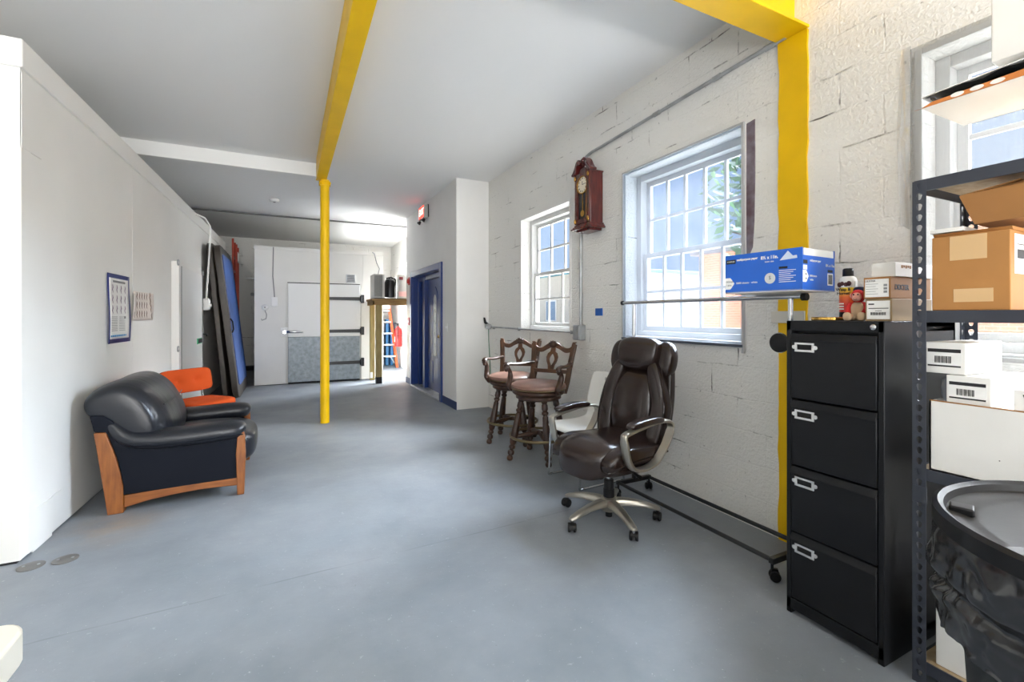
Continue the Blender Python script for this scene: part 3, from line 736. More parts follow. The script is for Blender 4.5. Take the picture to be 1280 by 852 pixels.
for k in range(9): b2.box(.011, .0125, .07, .20, .10+.014*k, .104+.014*k); b2.box(.011, .0125, .24, .40, .10+.014*k, .103+.014*k)
b2.box(.011, .0125, .10, .38, .495, .512); b2.box(.012, .014, .36, .39, .2, .22)
b2.obj('small_print', M_inkgrey, p)
b = B()
for k in range(9): b.box(.012, .0135, .05+k*.042, .08+k*.042, .052, .066)
b.obj('cyan_print', M_cyan, p)
p = wallthing('poster', 'small curling sheet of brown sketches beside the blue bordered poster', 'poster', 5.18, 1.30)
B()._add(*curl(.60, .27, .02, 0, 0)).obj('sheet', mat('cream_paper', (226, 216, 208), .6), p, solid=.0008)
b = B()
for r_ in range(3):
    for c in range(6): mark(b, .06+c*.075, .225-.085*r_, .75, .012)
for k in range(4): mark(b, .50+k*.02, .23-.06*k, .9, .02)
b.obj('drawing', M_sketchb, p)
# hanging cable with a switch near the mats
cd = thing('pull_switch', 'white pull cord and switch hanging down beside the leaning mats', 'switch', (-1.09, 8.2, 0))
B().tube([(-.15, -.3, 2.83), (-.02, -.1, 2.80), (.03, .0, 2.70), (.03, .02, 2.5), (-.02, .02, 1.60)], .012, 8).obj('cord', M_white, cd)
B().blob((-.02, .02, 1.52), (.05, .06, .09), 5, 6).obj('switch_body', M_white, cd)
B().blob((.02, .02, 1.50), (.03, .05, .03), 3, 5).obj('switch_knob', M_white, cd)

# ------------------------------------------------------------------ things on the cooler
v = thing('vent_grille', 'small grey louvred vent high on the cooler panel right of the door', 'vent', (1.17, 9.99, 2.12), -PI/2)
B().box(-.002, .012, -.09, .09, -.085, .085).obj('frame', M_steel, v, bevel=.002)
for k in range(6): B().box(.01, .022, -.07, .07, -.066+k*.024, -.052+k*.024, ).obj('louvre', mat('louvre_grey', (110, 112, 114), .5) if k == 0 else D.materials['louvre_grey'], v)
cb = thing('wall_outlet', 'white outlet box with a cable dropping down the cooler front', 'outlet box', (-.235, 9.99, 1.62), -PI/2)
B().box(-.002, .05, -.055, .055, -.09, .09).obj('box', M_white, cb, bevel=.004)
B().box(.05, .056, -.04, .04, -.07, .07).obj('cover_plate', M_white, cb, bevel=.002)
B().tube([(.012, -.02, 1.06), (.012, -.03, .5), (.012, .0, .09)], .010, 8).obj('cable', M_inkgrey, cb)
th = thing('thermostat', 'small round thermostat dial on the cooler, left of the outlet box', 'thermostat', (-.40, 9.99, 1.51), -PI/2)
B().lathe([(.0, 0), (.06, 0), (.06, .025), (.045, .035), (0, .035)], 20, T=rot('Y', 90)).obj('dial', M_white, th)
B().lathe([(.0, .03), (.015, .03), (.015, .045), (0, .045)], 10, T=rot('Y', 90)).obj('pointer', M_inkgrey, th)
B().tube([(.012, 0, -.06), (.012, .03, -.14), (.012, .02, -.22), (.012, -.05, -.25), (.012, -.06, -.22)], .007, 6).obj('sensor_wire', M_inkgrey, th)
tag(B().tube([(-2.2, 9.96, 3.29), (0.5, 9.96, 3.285), (2.66, 9.96, 3.29)], .017, 8).obj('ceiling_pipe', mat('dull_pipe', (112, 112, 110), .5, .4)), 'thin grey pipe running across the ceiling in front of the cooler', 'pipe')
sd = thing('smoke_detector', 'white round smoke detector on the ceiling left of the post', 'smoke detector', (-.207, 8.702, 3.32))
B().lathe([(0, .001), (.075, .001), (.075, -.02), (.06, -.042), (0, -.045)], 24).obj('body', M_white, sd)
B().lathe([(0, -.044), (.02, -.044), (.018, -.052), (0, -.052)], 12).obj('sensor_cap', M_inkgrey, sd)

# ------------------------------------------------------------------ lumber stand with a compressor, stepladder, extinguisher
lt = thing('lumber_stand', 'tall stand of rough lumber carrying the compressor beside the cooler', 'stand', (1.54, 9.28, 0))
def leg(x0, y0, x1, y1): 
    l = B().box(x0, x1, y0, y1, 0, 1.645).obj('leg', M_lumber, lt, bevel=.003); return l
l = leg(.03, .0, .14, .10); B().box(.028, .142, -.002, .102, 0, .13).obj('black_foot', M_black, l)
l = leg(.0, .55, .09, .64); B().box(.0-.002, .05, .545, .56, .05, .17).obj('paper_tag', M_paper, l)
leg(1.0, .0, 1.09, .09); leg(1.0, .55, 1.09, .64)
B().box(-.04, 1.09, -.03, .0, 1.56, 1.655).obj('front_rail', M_lumberh, lt, bevel=.003)
B().box(-.04, -.01, -.03, .68, 1.56, 1.655).obj('side_rail', M_lumberh, lt, bevel=.003)
B().box(-.06, 1.10, -.05, .70, 1.645, 1.685).obj('table_top', M_lumberh, lt, bevel=.003)
co = thing('compressor_unit', 'open refrigeration compressor unit with finned coil on the lumber stand', 'compressor', (1.54, 9.40, 1.685))
b = B(); b.box(.0, .17, -.02, .42, 0.02, .50); ck2 = b.obj('coil_shroud', mat('coil_grey', (150, 150, 146), .4, .5), co, bevel=.004)
b = B()
for k in range(22): b.box(.012+k*.007, .0145+k*.007, -.026, -.018, .05, .47)
b.obj('fin', M_blackm, ck2)
B().box(.16, .21, -.02, .42, .02, .50).obj('fan_cowl', mat('cowl_white', (206, 204, 198), .45), co, bevel=.004)
b = B(); b.lathe([(0, 0), (.125, 0), (.13, .03), (.13, .30), (.10, .36), (0, .38)], 20, T=tr(.335, .10, .04) @ Matrix.Diagonal((.8, .8, 1, 1))); c_ = b.obj('compressor_body', M_blackm, co)
B().tube([(.28, .02, .36), (.25, -.04, .42), (.33, -.06, .44), (.42, -.03, .40), (.44, .0, .2)], .016, 8).obj('pipe', M_black, co)
B().tube([(.24, -.02, .08), (.225, -.03, .30), (.29, -.05, .41), (.42, 0, .42)], .010, 8).obj('pipe', M_black, co)
b = B(); b.cyl((.445, -.01, .02), (.445, -.01, .33), .022, 10); b.obj('receiver_tube', M_chrome, co)
c_ = B().box(.475, .68, -.02, .30, .02, .50).obj('control_box', mat('control_grey', (178, 176, 172), .45), co, bevel=.004)
b = B(); b.box(.50, .58, -.024, -.019, .40, .46); b.obj('red_label', mat('dark_red_label', (120, 34, 40), .5), c_)
b = B(); b.box(.495, .66, -.024, -.019, .06, .16); b.obj('pink_label', mat('pink_label', (218, 170, 168), .5), c_)
B().box(-.0, .82, -.03, .42, .0, .022).obj('base_plate', M_blackm, co, bevel=.003)
B().tube([(.10, .1, .5), (.13, .1, .62), (.09, .2, .75), (.06, .3, .95), (.05, .45, .99)], .009, 6).obj('power_cable', M_inkgrey, co)
hc = thing('hanging_cable', 'grey cable with a white plug box hanging under the lumber stand', 'cable', (1.62, 9.9, 0))
B().tube([(.05, 0, 1.5), (.05, 0, 1.1), (.02, -.02, .8), (.04, -.04, .5), (.13, -.05, .3)], .011, 6).obj('cable', M_inkgrey, hc)
B().box(.02, .08, -.03, .03, 1.05, 1.2).obj('plug_box', M_white, hc, bevel=.004)

sl = thing('step_ladder', 'orange fibreglass step ladder with white treads in the bright back corner', 'ladder', (2.22, 11.95, 0), 0)
def rung_x(z, s): return .0+s*(.36-.105*z)   # half width shrinks with height
for s in (-1, 1):
    T = None
    B().prism([(s*.33-.03, .0), (s*.33+.03, .0), (s*.14+.03, 2.2), (s*.14-.03, 2.2)], -.02, .02).obj('front_rail', M_orangefg, sl, bevel=.004).rotation_euler = (math.radians(-12), 0, 0)
    B().prism([(s*.345-.022, .0), (s*.345+.022, .0), (s*.14+.022, 2.2), (s*.14-.022, 2.2)], .05, .085).obj('rear_rail', M_orangefg, sl, bevel=.004).rotation_euler = (math.radians(-12), 0, 0)
for k in range(6):
    z = .30+.30*k; w2 = .32-.088*z
    o = B().box(-w2, w2, -.06, .05, z-.02, z+.02).obj('tread', M_alu, sl, bevel=.004); o.rotation_euler = (math.radians(-12), 0, 0)
    if k == 0:
        for s in (-1, 1): 
            q = B().tube([(s*w2*.55, -.02, z-.02), (s*(w2-.01), -.02, z-.2)], .012, 6).obj('brace', M_alu, o)
o = B().box(-.19, .19, -.1, .14, 2.18, 2.25).obj('top_cap', M_orangefg, sl, bevel=.01); o.location = (0, .45, -.03)
o = B().box(-.2, .2, -.025, -.02, 1.56, 1.9).obj('warning_label', M_paper, sl); o.rotation_euler = (math.radians(-12), 0, 0)
shb = mat('plastic_sheet_blue', (70, 132, 188), .4); shw = mat('plastic_sheet_white', (206, 212, 220), .4)
for k, (x, m, h, a) in enumerate(((-.24, shw, 1.18, 4), (-.15, shb, 1.24, -3), (-.05, shw, 1.2, 3), (.05, shb, 1.25, -4), (.15, shb, 1.15, 3))):
    l = ['white foam board leaning behind the step ladder, leftmost', 'blue foam board behind the step ladder, between two white boards', 'white foam board in the middle behind the step ladder', 'blue foam board behind the step ladder, right of the middle white one', 'rightmost blue foam board behind the step ladder'][k]
    o = tag(B().box(-.035, .035, -.012, .35, .0, h).obj('foam_board', m, bevel=.01), l, 'panel', 'foam boards behind the step ladder')
    o.location = (2.36+x*1.25, 12.62, 0.002); o.rotation_euler = (0, 0, math.radians(a))
fe = thing('fire_extinguisher', 'red fire extinguisher hanging on the far right wall behind the entry', 'fire extinguisher', (2.56, 11.88, .56), PI)
B().lathe([(0, 0), (.085, 0), (.09, .02), (.09, .40), (.07, .46), (.03, .50), (.03, .52), (0, .52)], 20).obj('cylinder', M_red, fe)
B().lathe([(.0905, .27), (.0915, .27), (.0915, .285), (.0905, .285)], 20, cap=False).obj('strap', M_black, fe)
B().prism([(.0, .52), (.03, .52), (.03, .57), (.10, .60), (.10, .615), (-.02, .59), (-.02, .52)], -.015, .015).obj('valve_handle', M_black, fe, bevel=.003)
B().tube([(.0, .03, .54), (.02, .09, .50), (.03, .10, .35), (.03, .095, .2)], .012, 8).obj('hose', M_black, fe)
B().box(.086, .0915, -.04, .04, .12, .25).obj('label_plate', M_paper, fe)

# ------------------------------------------------------------------ exit sign, alarms, switch, cleanouts
ex = thing('exit_sign', 'lit red exit sign with a grey casing on the entry wall under the ceiling', 'exit sign', (2.16, 7.76, 3.02), PI)
B().box(.02, .09, -.17, .17, 0, .225).obj('housing', mat('sign_grey', (176, 176, 170), .5), ex, bevel=.008)
B().box(-.002, .022, -.15, .15, .02, .235).obj('back_plate', M_black, ex, bevel=.004)
M_exit = mat_emit('exit_red_face', (255, 70, 56), 1.6)
B().box(.089, .0925, -.155, .155, .015, .21).obj('lit_face', M_exit, ex)
text(ex, 'EXIT', .15, (.093, 0, .112), mat_emit('exit_white', (255, 214, 206), 1.4), bold=.004)
for s in (-1, 1): B().lathe([(0, 0), (.018, 0), (.035, .05), (0, .055)], 12, T=tr(.07, s*.14, -.02) @ rot('Y', 140)).obj('lamp_head', M_black, ex)
fa = thing('alarm_horn', 'red fire alarm horn high beside the blue entry door', 'alarm', (2.16, 8.95, 2.03), PI)
B().box(-.001, .03, -.06, .06, -.075, .075).obj('base', M_red, fa, bevel=.006); B().lathe([(0, .03), (.05, .03), (.045, .055), (.02, .06), (0, .05)], 16, T=rot('Y', 90)).obj('horn', M_red, fa)
fp = thing('alarm_pull', 'red fire alarm pull station at hand height beside the blue door', 'alarm', (2.16, 8.92, 1.24), PI)
B().box(-.001, .04, -.05, .05, -.075, .075).obj('body', M_red, fp, bevel=.006); B().box(.04, .052, -.035, .035, -.02, .012).obj('pull_bar', M_white, fp, bevel=.003)
ls = thing('light_switch', 'white light switch on the entry wall right of the blue door', 'switch', (2.16, 6.62, 1.17), PI)
B().box(-.001, .008, -.036, .036, -.058, .058).obj('cover_plate', M_white, ls, bevel=.003); B().box(.006, .018, -.006, .006, -.012, .014).obj('toggle', M_white, ls, bevel=.002)
for (x, y, l) in ((-1.235, 3.325, 'round grey metal floor cover right at the corner of the cold room'), (-1.10, 3.335, 'round grey metal floor cover, second one out from the cold room corner')):
    t = thing('floor_cover', l, 'floor cover', (x, y, 0), 0, 'round covers in the floor by the cold room')
    B().lathe([(0, .0), (.056, .0), (.056, .004), (.05, .006), (0, .006)], 32).obj('plate', mat('cover_grey', (122, 120, 118), .5, .4), t)
    b = B(); b.lathe([(0, .006), (.007, .006), (.007, .008), (0, .008)], 10, T=tr(.03, 0, 0)); b.lathe([(0, .006), (.007, .006), (.007, .008), (0, .008)], 10, T=tr(-.03, 0, 0)); b.obj('screw', M_steel, t)
tag(B().box(-.014, 0, -.05, .05, -.035, .035).obj('folded_tape', mat('blue_tape', (40, 96, 176), .6), loc=(2.662, 3.52, 1.38)), 'small square of blue tape on the white block wall right of the clock pipe', 'tape')

# white slab table at the camera's left
wt = thing('white_table', 'white table with a rounded corner at the near left', 'table', (-.455, 1.235, 0))
def rr(x0, x1, y0, y1, r, n=6):
    p = []
    for (cx, cy, a0) in ((x1-r, y1-r, 0), (x0+r, y1-r, 90), (x0+r, y0+r, 180), (x1-r, y0+r, 270)):
        for k in range(n+1): a = math.radians(a0+90*k/n); p.append((cx+r*math.cos(a), cy+r*math.sin(a)))
    return p
M_tab = mat('table_white', (236, 233, 222), .4)
B().prism(rr(-.95, 0, -.95, 0, .05), .676, .74, 'z').obj('table_top', M_tab, wt, bevel=.006)
for (x, y) in ((-.14, -.14), (-.83, -.14), (-.14, -.83), (-.83, -.83)): B().cyl((x, y, 0), (x, y, .677), .022, 12).obj('leg', M_steel, wt)
# ------------------------------------------------------------------ swivel bar stools
def turned(b, p0, p1, prof, seg=14):
    p0 = Vector(p0); p1 = Vector(p1); d = p1-p0; T = Matrix.Translation(p0) @ d.to_track_quat('Z', 'Y').to_matrix().to_4x4()
    L = d.length; b.lathe([(r, z*L) for r, z in prof], seg, T)
LEGP = [(0, 0), (.020, 0), (.027, .015), (.030, .04), (.026, .065), (.019, .075), (.019, .085), (.030, .10), (.033, .13), (.028, .155), (.018, .165), (.018, .18), (.028, .195), (.030, .215), (.026, .235),
        (.020, .245), (.030, .27), (.036, .33), (.034, .50), (.028, .66), (.026, .74), (.021, .75), (.021, .765), (.031, .785), (.031, .81), (.021, .825), (.030, .86), (.028, .92), (.022, .94), (.030, .97), (.030, 1), (0, 1)]
def arcp(pts, n=6):
    """smooth a polyline (Catmull-Rom)"""
    P = [Vector(p) for p in pts]; out = []
    for i in range(len(P)-1):
        a, b, c, d = P[max(i-1, 0)], P[i], P[i+1], P[min(i+2, len(P)-1)]
        for k in range(n):
            t = k/n; out.append(.5*((2*b)+(-a+c)*t+(2*a-5*b+4*c-d)*t*t+(-a+3*b-3*c+d)*t**3))
    out.append(P[-1]); return [tuple(p) for p in out]
def make_stool(loc, rz, label):
    t = thing('bar_stool', label, 'bar stool', loc, rz, 'carved wooden bar stools')
    for k in range(4):
        a = PI/4+k*PI/2; ca, sa = math.cos(a), math.sin(a)
        b = B(); turned(b, (.285*ca, .285*sa, 0), (.165*ca, .165*sa, .575), LEGP)
        lg = b.obj('leg', M_walnut, t)
        b = B(); q = .245
        b.tube([(.24*ca, .24*sa, .215), (.13*ca, .13*sa, .225), (.05*ca, .05*sa, .235), (0, 0, .235)], [.012, .026, .014, .022], 10)
        b.obj('stretcher', M_walnut, lg)
    B().ring((0, 0, .215), .268, .012, 56, 8, sx=1.1).obj('foot_ring', M_bronze, t)
    B().lathe([(0, .56), (.19, .56), (.215, .575), (.215, .60), (.235, .61), (.25, .625), (.25, .645), (.235, .655), (0, .655)], 40).obj('seat_apron', M_walnut, t)
    B().lathe([(0, .65), (.225, .65), (.25, .66), (.262, .68), (.255, .70), (.225, .718), (.15, .73), (.07, .735), (0, .736)], 40).obj('seat_pad', M_stoolseat, t)
    b = B(); b.ring((0, 0, .662), .254, .006, 48, 6); b.obj('nail_trim', M_bronze, t)
    # back: two flared posts, crest rail, splat with a pierced diamond, lower rail
    def bx(z): return -.215-.16*(z-.62)/.5
    for s in (-1, 1):
        pts = arcp([(-.185, s*.185, .60), (bx(.72), s*.192, .72), (bx(.9), s*.205, .9), (bx(1.04), s*.222, 1.045), (bx(1.06), s*.226, 1.062)])
        B().tube(pts, .023, 10, sx=.8, sy=1.1, up=(1, 0, 0), sq=4).obj('back_post', M_walnutl, t)
    top = []; bot = []
    N = 24
    for i in range(N+1):
        u = -1+2*i/N; y = u*.215; a = abs(u)
        h = 1.03+.052*math.exp(-(u/.42)**2)-.016*math.exp(-((a-.62)/.2)**2)+.012*(a > .9)
        top.append((y, h)); bot.append((y, h-.045-.012*math.exp(-(u/.4)**2)))
    X = bx(1.045)
    cr_ = B().prism(top+bot[::-1], X-.018, X+.02, 'x').obj('crest_rail', M_walnutl, t, bevel=.005)
    b = B(); b.blob((X+.02, 0, 1.055), (.018, .042, .036), 2.2, 8)
    for a in range(7):
        an = PI*a/6; b.tube([(X+.022, 0, 1.05), (X+.03, .03*math.cos(an), 1.05+.03*math.sin(an)), (X+.02, .052*math.cos(an), 1.05+.045*math.sin(an))], [.008, .010, .005], 6)
    b.obj('carved_shell', M_walnut, cr_)
    Xl = bx(.80)
    B().box(Xl-.016, Xl+.016, -.195, .195, .775, .812).obj('lower_rail', M_walnutl, t, bevel=.004)
    # pierced splat: ring of outer and inner outlines
    out = [(.0, 1.03), (.022, 1.02), (.026, .985), (.05, .965), (.062, .93), (.055, .89), (.036, .85), (.030, .82), (.034, .80)]
    inn = [(.0, .965), (.016, .945), (.026, .925), (.030, .905), (.024, .885), (.014, .865), (.006, .852), (.002, .848), (.0, .845)]
    ol = out+[(-y, z) for y, z in reversed(out[1:])]; il = inn+[(-y, z) for y, z in reversed(inn[1:])]
    b = B()
    P = lambda p, d: (bx(p[1])+d, p[0], p[1])
    b.loft([[P(p, -.010) for p in ol], [P(p, .012) for p in ol], [P(p, .012) for p in il], [P(p, -.010) for p in il]], closed=True)
    b.obj('back_splat', M_walnutl, t, bevel=.003, weld=True)
    for s in (-1, 1):
        pts = arcp([(bx(.87)+.01, s*.205, .875), (-.12, s*.245, .868), (.02, s*.27, .875), (.10, s*.275, .882), (.145, s*.272, .87), (.15, s*.272, .845)])
        ar = B().tube(pts, .022, 12, sx=.75, sy=1.15, up=(0, 0, 1)).obj('armrest', M_walnut, t)
        b = B(); b.ring((0, 0, 0), .022, .014, 18, 8, T=tr(.135, s*.272, .845) @ rot('X', 90)); b.blob((.135, s*.272, .845), (.018, .024, .018), 2, 6); b.obj('scroll', M_walnut, ar)
        pts = arcp([(.115, s*.27, .86), (.075, s*.268, .80), (.085, s*.262, .74), (.125, s*.255, .69), (.10, s*.24, .64), (.05, s*.235, .625)])
        n = len(pts); B().tube(pts, [.015+.012*math.sin(PI*min(1, i/n*1.25))**2 for i in range(n)], 12, sx=1.1, sy=.85, up=(0, 1, 0)).obj('arm_support', M_walnut, t)
    return t
st = make_stool((2.13, 3.76, 0), math.radians(214), 'carved bar stool nearer the office chair, its brown leather seat more worn')
dup(st, (2.18, 4.42, 0), math.radians(228), 'carved bar stool farther back, under the small window near the entry corner')

# ------------------------------------------------------------------ white plastic chair behind the office chair
wc = thing('plastic_chair', 'white plastic shell chair with thin chrome legs behind the office chair', 'chair', (2.22, 3.12, 0), math.radians(184))
M_shell = mat('white_shell', (232, 231, 226), .4)
prof = [(.235, .405), (.225, .432), (.19, .443), (.10, .438), (-.02, .432), (-.13, .44), (-.185, .475), (-.21, .54), (-.225, .62), (-.245, .72), (-.27, .82), (-.28, .855)]
loops = []
for i, (x, z) in enumerate(prof):
    wdt = .215 if i < 6 else (.20+.02*math.sin((i-6)/5*PI) if i < 11 else .17)
    row = []
    for k in range(13):
        u = -1+k/6; 
        row.append((x+(.03*u*u if i > 6 else 0), u*wdt, z+(.012*u*u if i < 6 else 0)))
    loops.append(row)
sh = B().loft(loops, ring=False).obj('seat_shell', M_shell, wc, solid=.010, sub=1)
b = B(); b.box(-.272, -.25, -.05, .05, .785, .81); b.obj('hand_slot', mat('slot_grey', (170, 170, 166), .6), sh, bevel=.003)
for s in (-1, 1):
    y = s*.195
    B().tube(arcp([(.05, y*.9, .425), (.18, y, .42), (.215, y*1.02, .38), (.225, y*1.05, .10), (.232, y*1.06, .014), (.20, y*1.06, .009)], 5), .0085, 8).obj('front_leg', M_chrome, wc)
    B().tube(arcp([(.05, y*.9, .425), (-.13, y, .42), (-.17, y*1.02, .38), (-.21, y*1.05, .10), (-.225, y*1.06, .014), (-.20, y*1.06, .009)], 5), .0085, 8).obj('rear_leg', M_chrome, wc)
    B().cyl((.19, y*1.06, .009), (-.19, y*1.06, .009), .0085, 8).obj('sled_bar', M_chrome, wc)
    g = B().box(-.22, .23, y*1.0-.004, y*1.0+.004, .42, .43).obj('side_bar', M_chrome, wc)

# ------------------------------------------------------------------ office chair
of = thing('office_chair', 'big brown leather office chair with silver loop arms on a five star base', 'office chair', (1.905, 2.42, 0), math.radians(190))
base_rot = 187-190
for k in range(5):
    a = math.radians(base_rot+72*k); T = rot('Z', math.degrees(a))
    loops = []
    for (x, z, w_, h_) in ((.03, .115, .036, .030), (.10, .118, .032, .028), (.18, .112, .028, .024), (.26, .096, .025, .02), (.315, .080, .023, .016), (.335, .075, .015, .010)):
        loops.append([(x, w_*cy, z+h_*cz) for cy, cz in ((-1, -.7), (1, -.7), (1, .2), (.6, .8), (-.6, .8), (-1, .2))])
    arm = B().loft(loops, T=T).obj('base_spoke', M_silver, of, bevel=.004)
    c = T @ Vector((.318, 0, 0)); ta = a+.9+k*1.7
    cs = D.objects.new('caster', None); 
    b = B()
    T2 = Matrix.Translation(c) @ rot('Z', math.degrees(ta))
    for s in (-1, 1):
        b.lathe([(0, 0), (.020, 0), (.027, .004), (.029, .012), (.027, .019), (0, .021)], 20, T=T2 @ tr(.012, s*.017, .0295) @ rot('X', 90) @ tr(0, 0, -.010))
    cst = b.obj('caster', M_black, of)
    B().tube([(.0, 0, .075), (0, 0, .052)], .009, 8, T=T2).obj('caster_stem', M_chrome, cst)
    hood = [(.012+.031*math.cos(x), .0295+.031*math.sin(x)) for x in [math.radians(q) for q in range(-10, 171, 15)]]
    hin = [(.012+.026*math.cos(x), .0295+.026*math.sin(x)) for x in [math.radians(q) for q in range(170, -11, -15)]]
    B().prism(hood+hin, -.010, .010, 'y', T2).obj('caster_hood', M_black, cst)
B().lathe([(0, .06), (.045, .06), (.052, .08), (.052, .14), (.040, .15), (0, .15)], 24).obj('base_hub', M_silver, of)
B().lathe([(0, .02), (.022, .02), (.022, .07), (0, .07)], 16).obj('column_foot', M_black, of)
B().lathe([(0, .12), (.036, .12), (.036, .20), (.032, .203), (.032, .26), (.028, .265), (0, .265)], 20).obj('column_sleeve', M_black, of)
B().cyl((0, 0, .25), (0, 0, .38), .016, 14).obj('gas_piston', M_chrome, of)
b = B(); b.box(-.13, .13, -.09, .09, .345, .385); b.cyl((.09, 0, .35), (.09, 0, .285), .03, 14)
b.obj('tilt_mechanism', M_black, of, bevel=.01)
B().tube([(.0, .05, .365), (.0, .20, .36), (.02, .27, .355)], [.007, .007, .012], 8).obj('height_lever', M_black, of)
# seat: thick waterfall cushion, side bolsters, skirt
def seatw(x, y, z):
    d = max(0, x-.10); z2 = z-.9*d*d*1.6
    if z > 0: z2 += .018*(1-(y/.27)**2)-.012*math.exp(-((x+.05)**2)/.02)
    if z < 0: z2 -= .03*max(0, min(1, (x)/.2))
    return (x, y*(1-.05*max(0, x)/.3), z2)
B().blob((.03, 0, .475), (.30, .225, .085), 3.6, 14, seatw).obj('seat_cushion', M_brownl, of, sub=1)
for s in (-1, 1):
    o = B().blob((.01, s*.215, .478), (.275, .07, .062), 3.2, 12, lambda x, y, z: (x, y, z-1.2*max(0, x-.12)**2+(.008*math.sin(x*14)))).obj('side_bolster', M_brownl, of, sub=1)
    B().tube(arcp([(-.25, s*.275, .47), (-.1, s*.287, .463), (.08, s*.285, .462), (.2, s*.272, .448), (.275, s*.24, .42)]), .006, 6).obj('piping', M_brownl, o)
B().blob((.0, 0, .418), (.275, .27, .05), 4, 12, lambda x, y, z: (x, y, z-.8*max(0, x-.14)**2)).obj('seat_skirt', M_brownl, of, sub=1)
# back, in its own tilted frame: origin at the seat rear, v up the back
TB = tr(-.235, 0, .42) @ rot('Y', -11.5)
def curve(x, y, z): return (x+.9*y*y*.5+.02*math.sin((z+.35)*4.5), y*(1-.22*max(0, (z-.05))/.3), z)
B().blob((-.05, 0, .38), (.05, .265, .39), 4.2, 14, lambda x, y, z: (x+.55*y*y, y*(1-.16*max(0, z-.0)/.38), z), T=TB).obj('back_shell', M_brownl, of, sub=1)
B().blob((.025, 0, .31), (.062, .165, .245), 3.6, 14, lambda x, y, z: (x+.022*math.cos(z*8)-.004*math.cos(y*30), y*(1-.10*(z/.25)), z), T=TB).obj('back_cushion', M_brownl, of, sub=1)
for s in (-1, 1):
    o = B().blob((.03, s*.205, .32), (.058, .062, .30), 3.0, 12, lambda x, y, z: (x+.03*abs(math.sin(z*4)), y-s*.07*max(0, z)/.3+s*.012*math.cos(z*7), z), T=TB).obj('side_bolster', M_brownl, of, sub=1)
    B().tube(arcp([(.06, s*.262, .03), (.082, s*.272, .2), (.082, s*.25, .4), (.06, s*.20, .58)]), .006, 6, T=TB).obj('piping', M_brownl, o)
    B().blob((.01, s*.185, .635), (.06, .065, .125), 2.6, 10, lambda x, y, z: (x, y+s*.015*math.cos(z*12), z), T=TB).obj('headrest_wing', M_brownl, of, sub=1)
B().blob((.035, 0, .66), (.072, .165, .118), 3.4, 14, lambda x, y, z: (x+.02*math.cos(z*11), y*(1+.06*z/.1), z), T=TB).obj('headrest', M_brownl, of, sub=1)
for s in (-1, 1):
    y = s*.315
    path = [(.205, .655), (.225, .635), (.218, .58), (.195, .50), (.15, .445), (.08, .422), (.0, .425), (-.08, .45), (-.16, .52), (-.215, .60), (-.228, .645), (-.205, .675), (-.14, .688), (-.03, .688), (.10, .672)]
    pts = [Vector(p) for p in [(a, y, c) for a, c in path]]
    sm = []
    n = len(pts)
    for i in range(n):
        a_, b_, c_, d_ = pts[i-1], pts[i], pts[(i+1) % n], pts[(i+2) % n]
        for k in range(4):
            q = k/4; sm.append(.5*((2*b_)+(-a_+c_)*q+(2*a_-5*b_+4*c_-d_)*q*q+(-a_+3*b_-3*c_+d_)*q**3))
    ctr = Vector((0, y, .56)); loops = []
    for i, p in enumerate(sm):
        tdir = (sm[(i+1) % len(sm)]-sm[i-1]).normalized(); nn = Vector((0, 1, 0)).cross(tdir); 
        if nn.dot(p-ctr) < 0: nn = -nn
        wv = .027 if p.z < .62 else .022
        loops.append([tuple(p+nn*a2*.010+Vector((0, 1, 0))*b2*wv) for a2, b2 in ((-1, -1), (-1, 1), (.4, 1), (1, .6), (1, -.6), (.4, -1))])
    ao = B().loft(loops, closed=True).obj('arm_loop', M_silver, of, bevel=.002)
    B().blob((.02, y, .705), (.165, .036, .022), 3.2, 12, lambda x, yy, z: (x, yy*(1+.12*math.sin(x*9)), z-.5*x*x*.8-.03*max(0, x)), ).obj('arm_pad', M_brownl, ao, sub=1)
    B().box(-.05, .10, min(y, s*.1), max(y, s*.1), .405, .425).obj('arm_bracket', M_black, ao, bevel=.004)

# ------------------------------------------------------------------ rolling garment rack
gr = thing('garment_rack', 'rolling garment rack with a chrome top bar and black base against the block wall', 'garment rack', (2.355, 2.09, 0), PI)
for s, nm in ((-1, 0), (1, 1)):   # local +y = towards the camera
    y = s*.60
    u = B().cyl((0, y, .11), (0, y, .80), .016, 14).obj('lower_upright', M_blackm, gr)
    B().cyl((0, y, .79), (0, y, 1.432), .0125, 14).obj('upper_upright', M_chrome, gr)
    B().box(-.16, .16, y-.014, y+.014, .085, .115).obj('end_bar', M_blackm, gr, bevel=.003)
    for q in (-1, 1):
        T2 = tr(q*.15, y, 0) @ rot('Z', (-90+20*q) if s < 0 else 75+60*q)
        b = B()
        for z_ in (-1, 1): b.lathe([(0, 0), (.018, 0), (.025, .004), (.0265, .011), (.024, .018), (0, .019)], 18, T=T2 @ tr(.012, z_*.015, .027) @ rot('X', 90) @ tr(0, 0, -.009))
        c = b.obj('caster', M_black, gr)
        b = B(); b.cyl((0, 0, .03), (0, 0, .09), .007, 8, T=T2); b.box(-.004, .026, -.008, .008, .034, .062, T2); b.obj('caster_stem', M_black, c)
for q in (-1, 1): B().cyl((q*.145, -.60, .10), (q*.145, .60, .10), .0125, 12).obj('base_rail', M_blackm, gr)
B().cyl((0, -.72, 1.443), (0, .20, 1.443), .0125, 14).obj('top_bar', M_chrome, gr)
B().cyl((0, .18, 1.443), (0, .66, 1.443), .0145, 14).obj('bar_sleeve', M_chrome, gr)
B().cyl((0, -.735, 1.443), (0, -.72, 1.443), .018, 14).obj('bar_end', M_black, gr)
B().cyl((0, .66, 1.438), (0, .685, 1.438), .019, 18).obj('bar_end', M_black, gr)
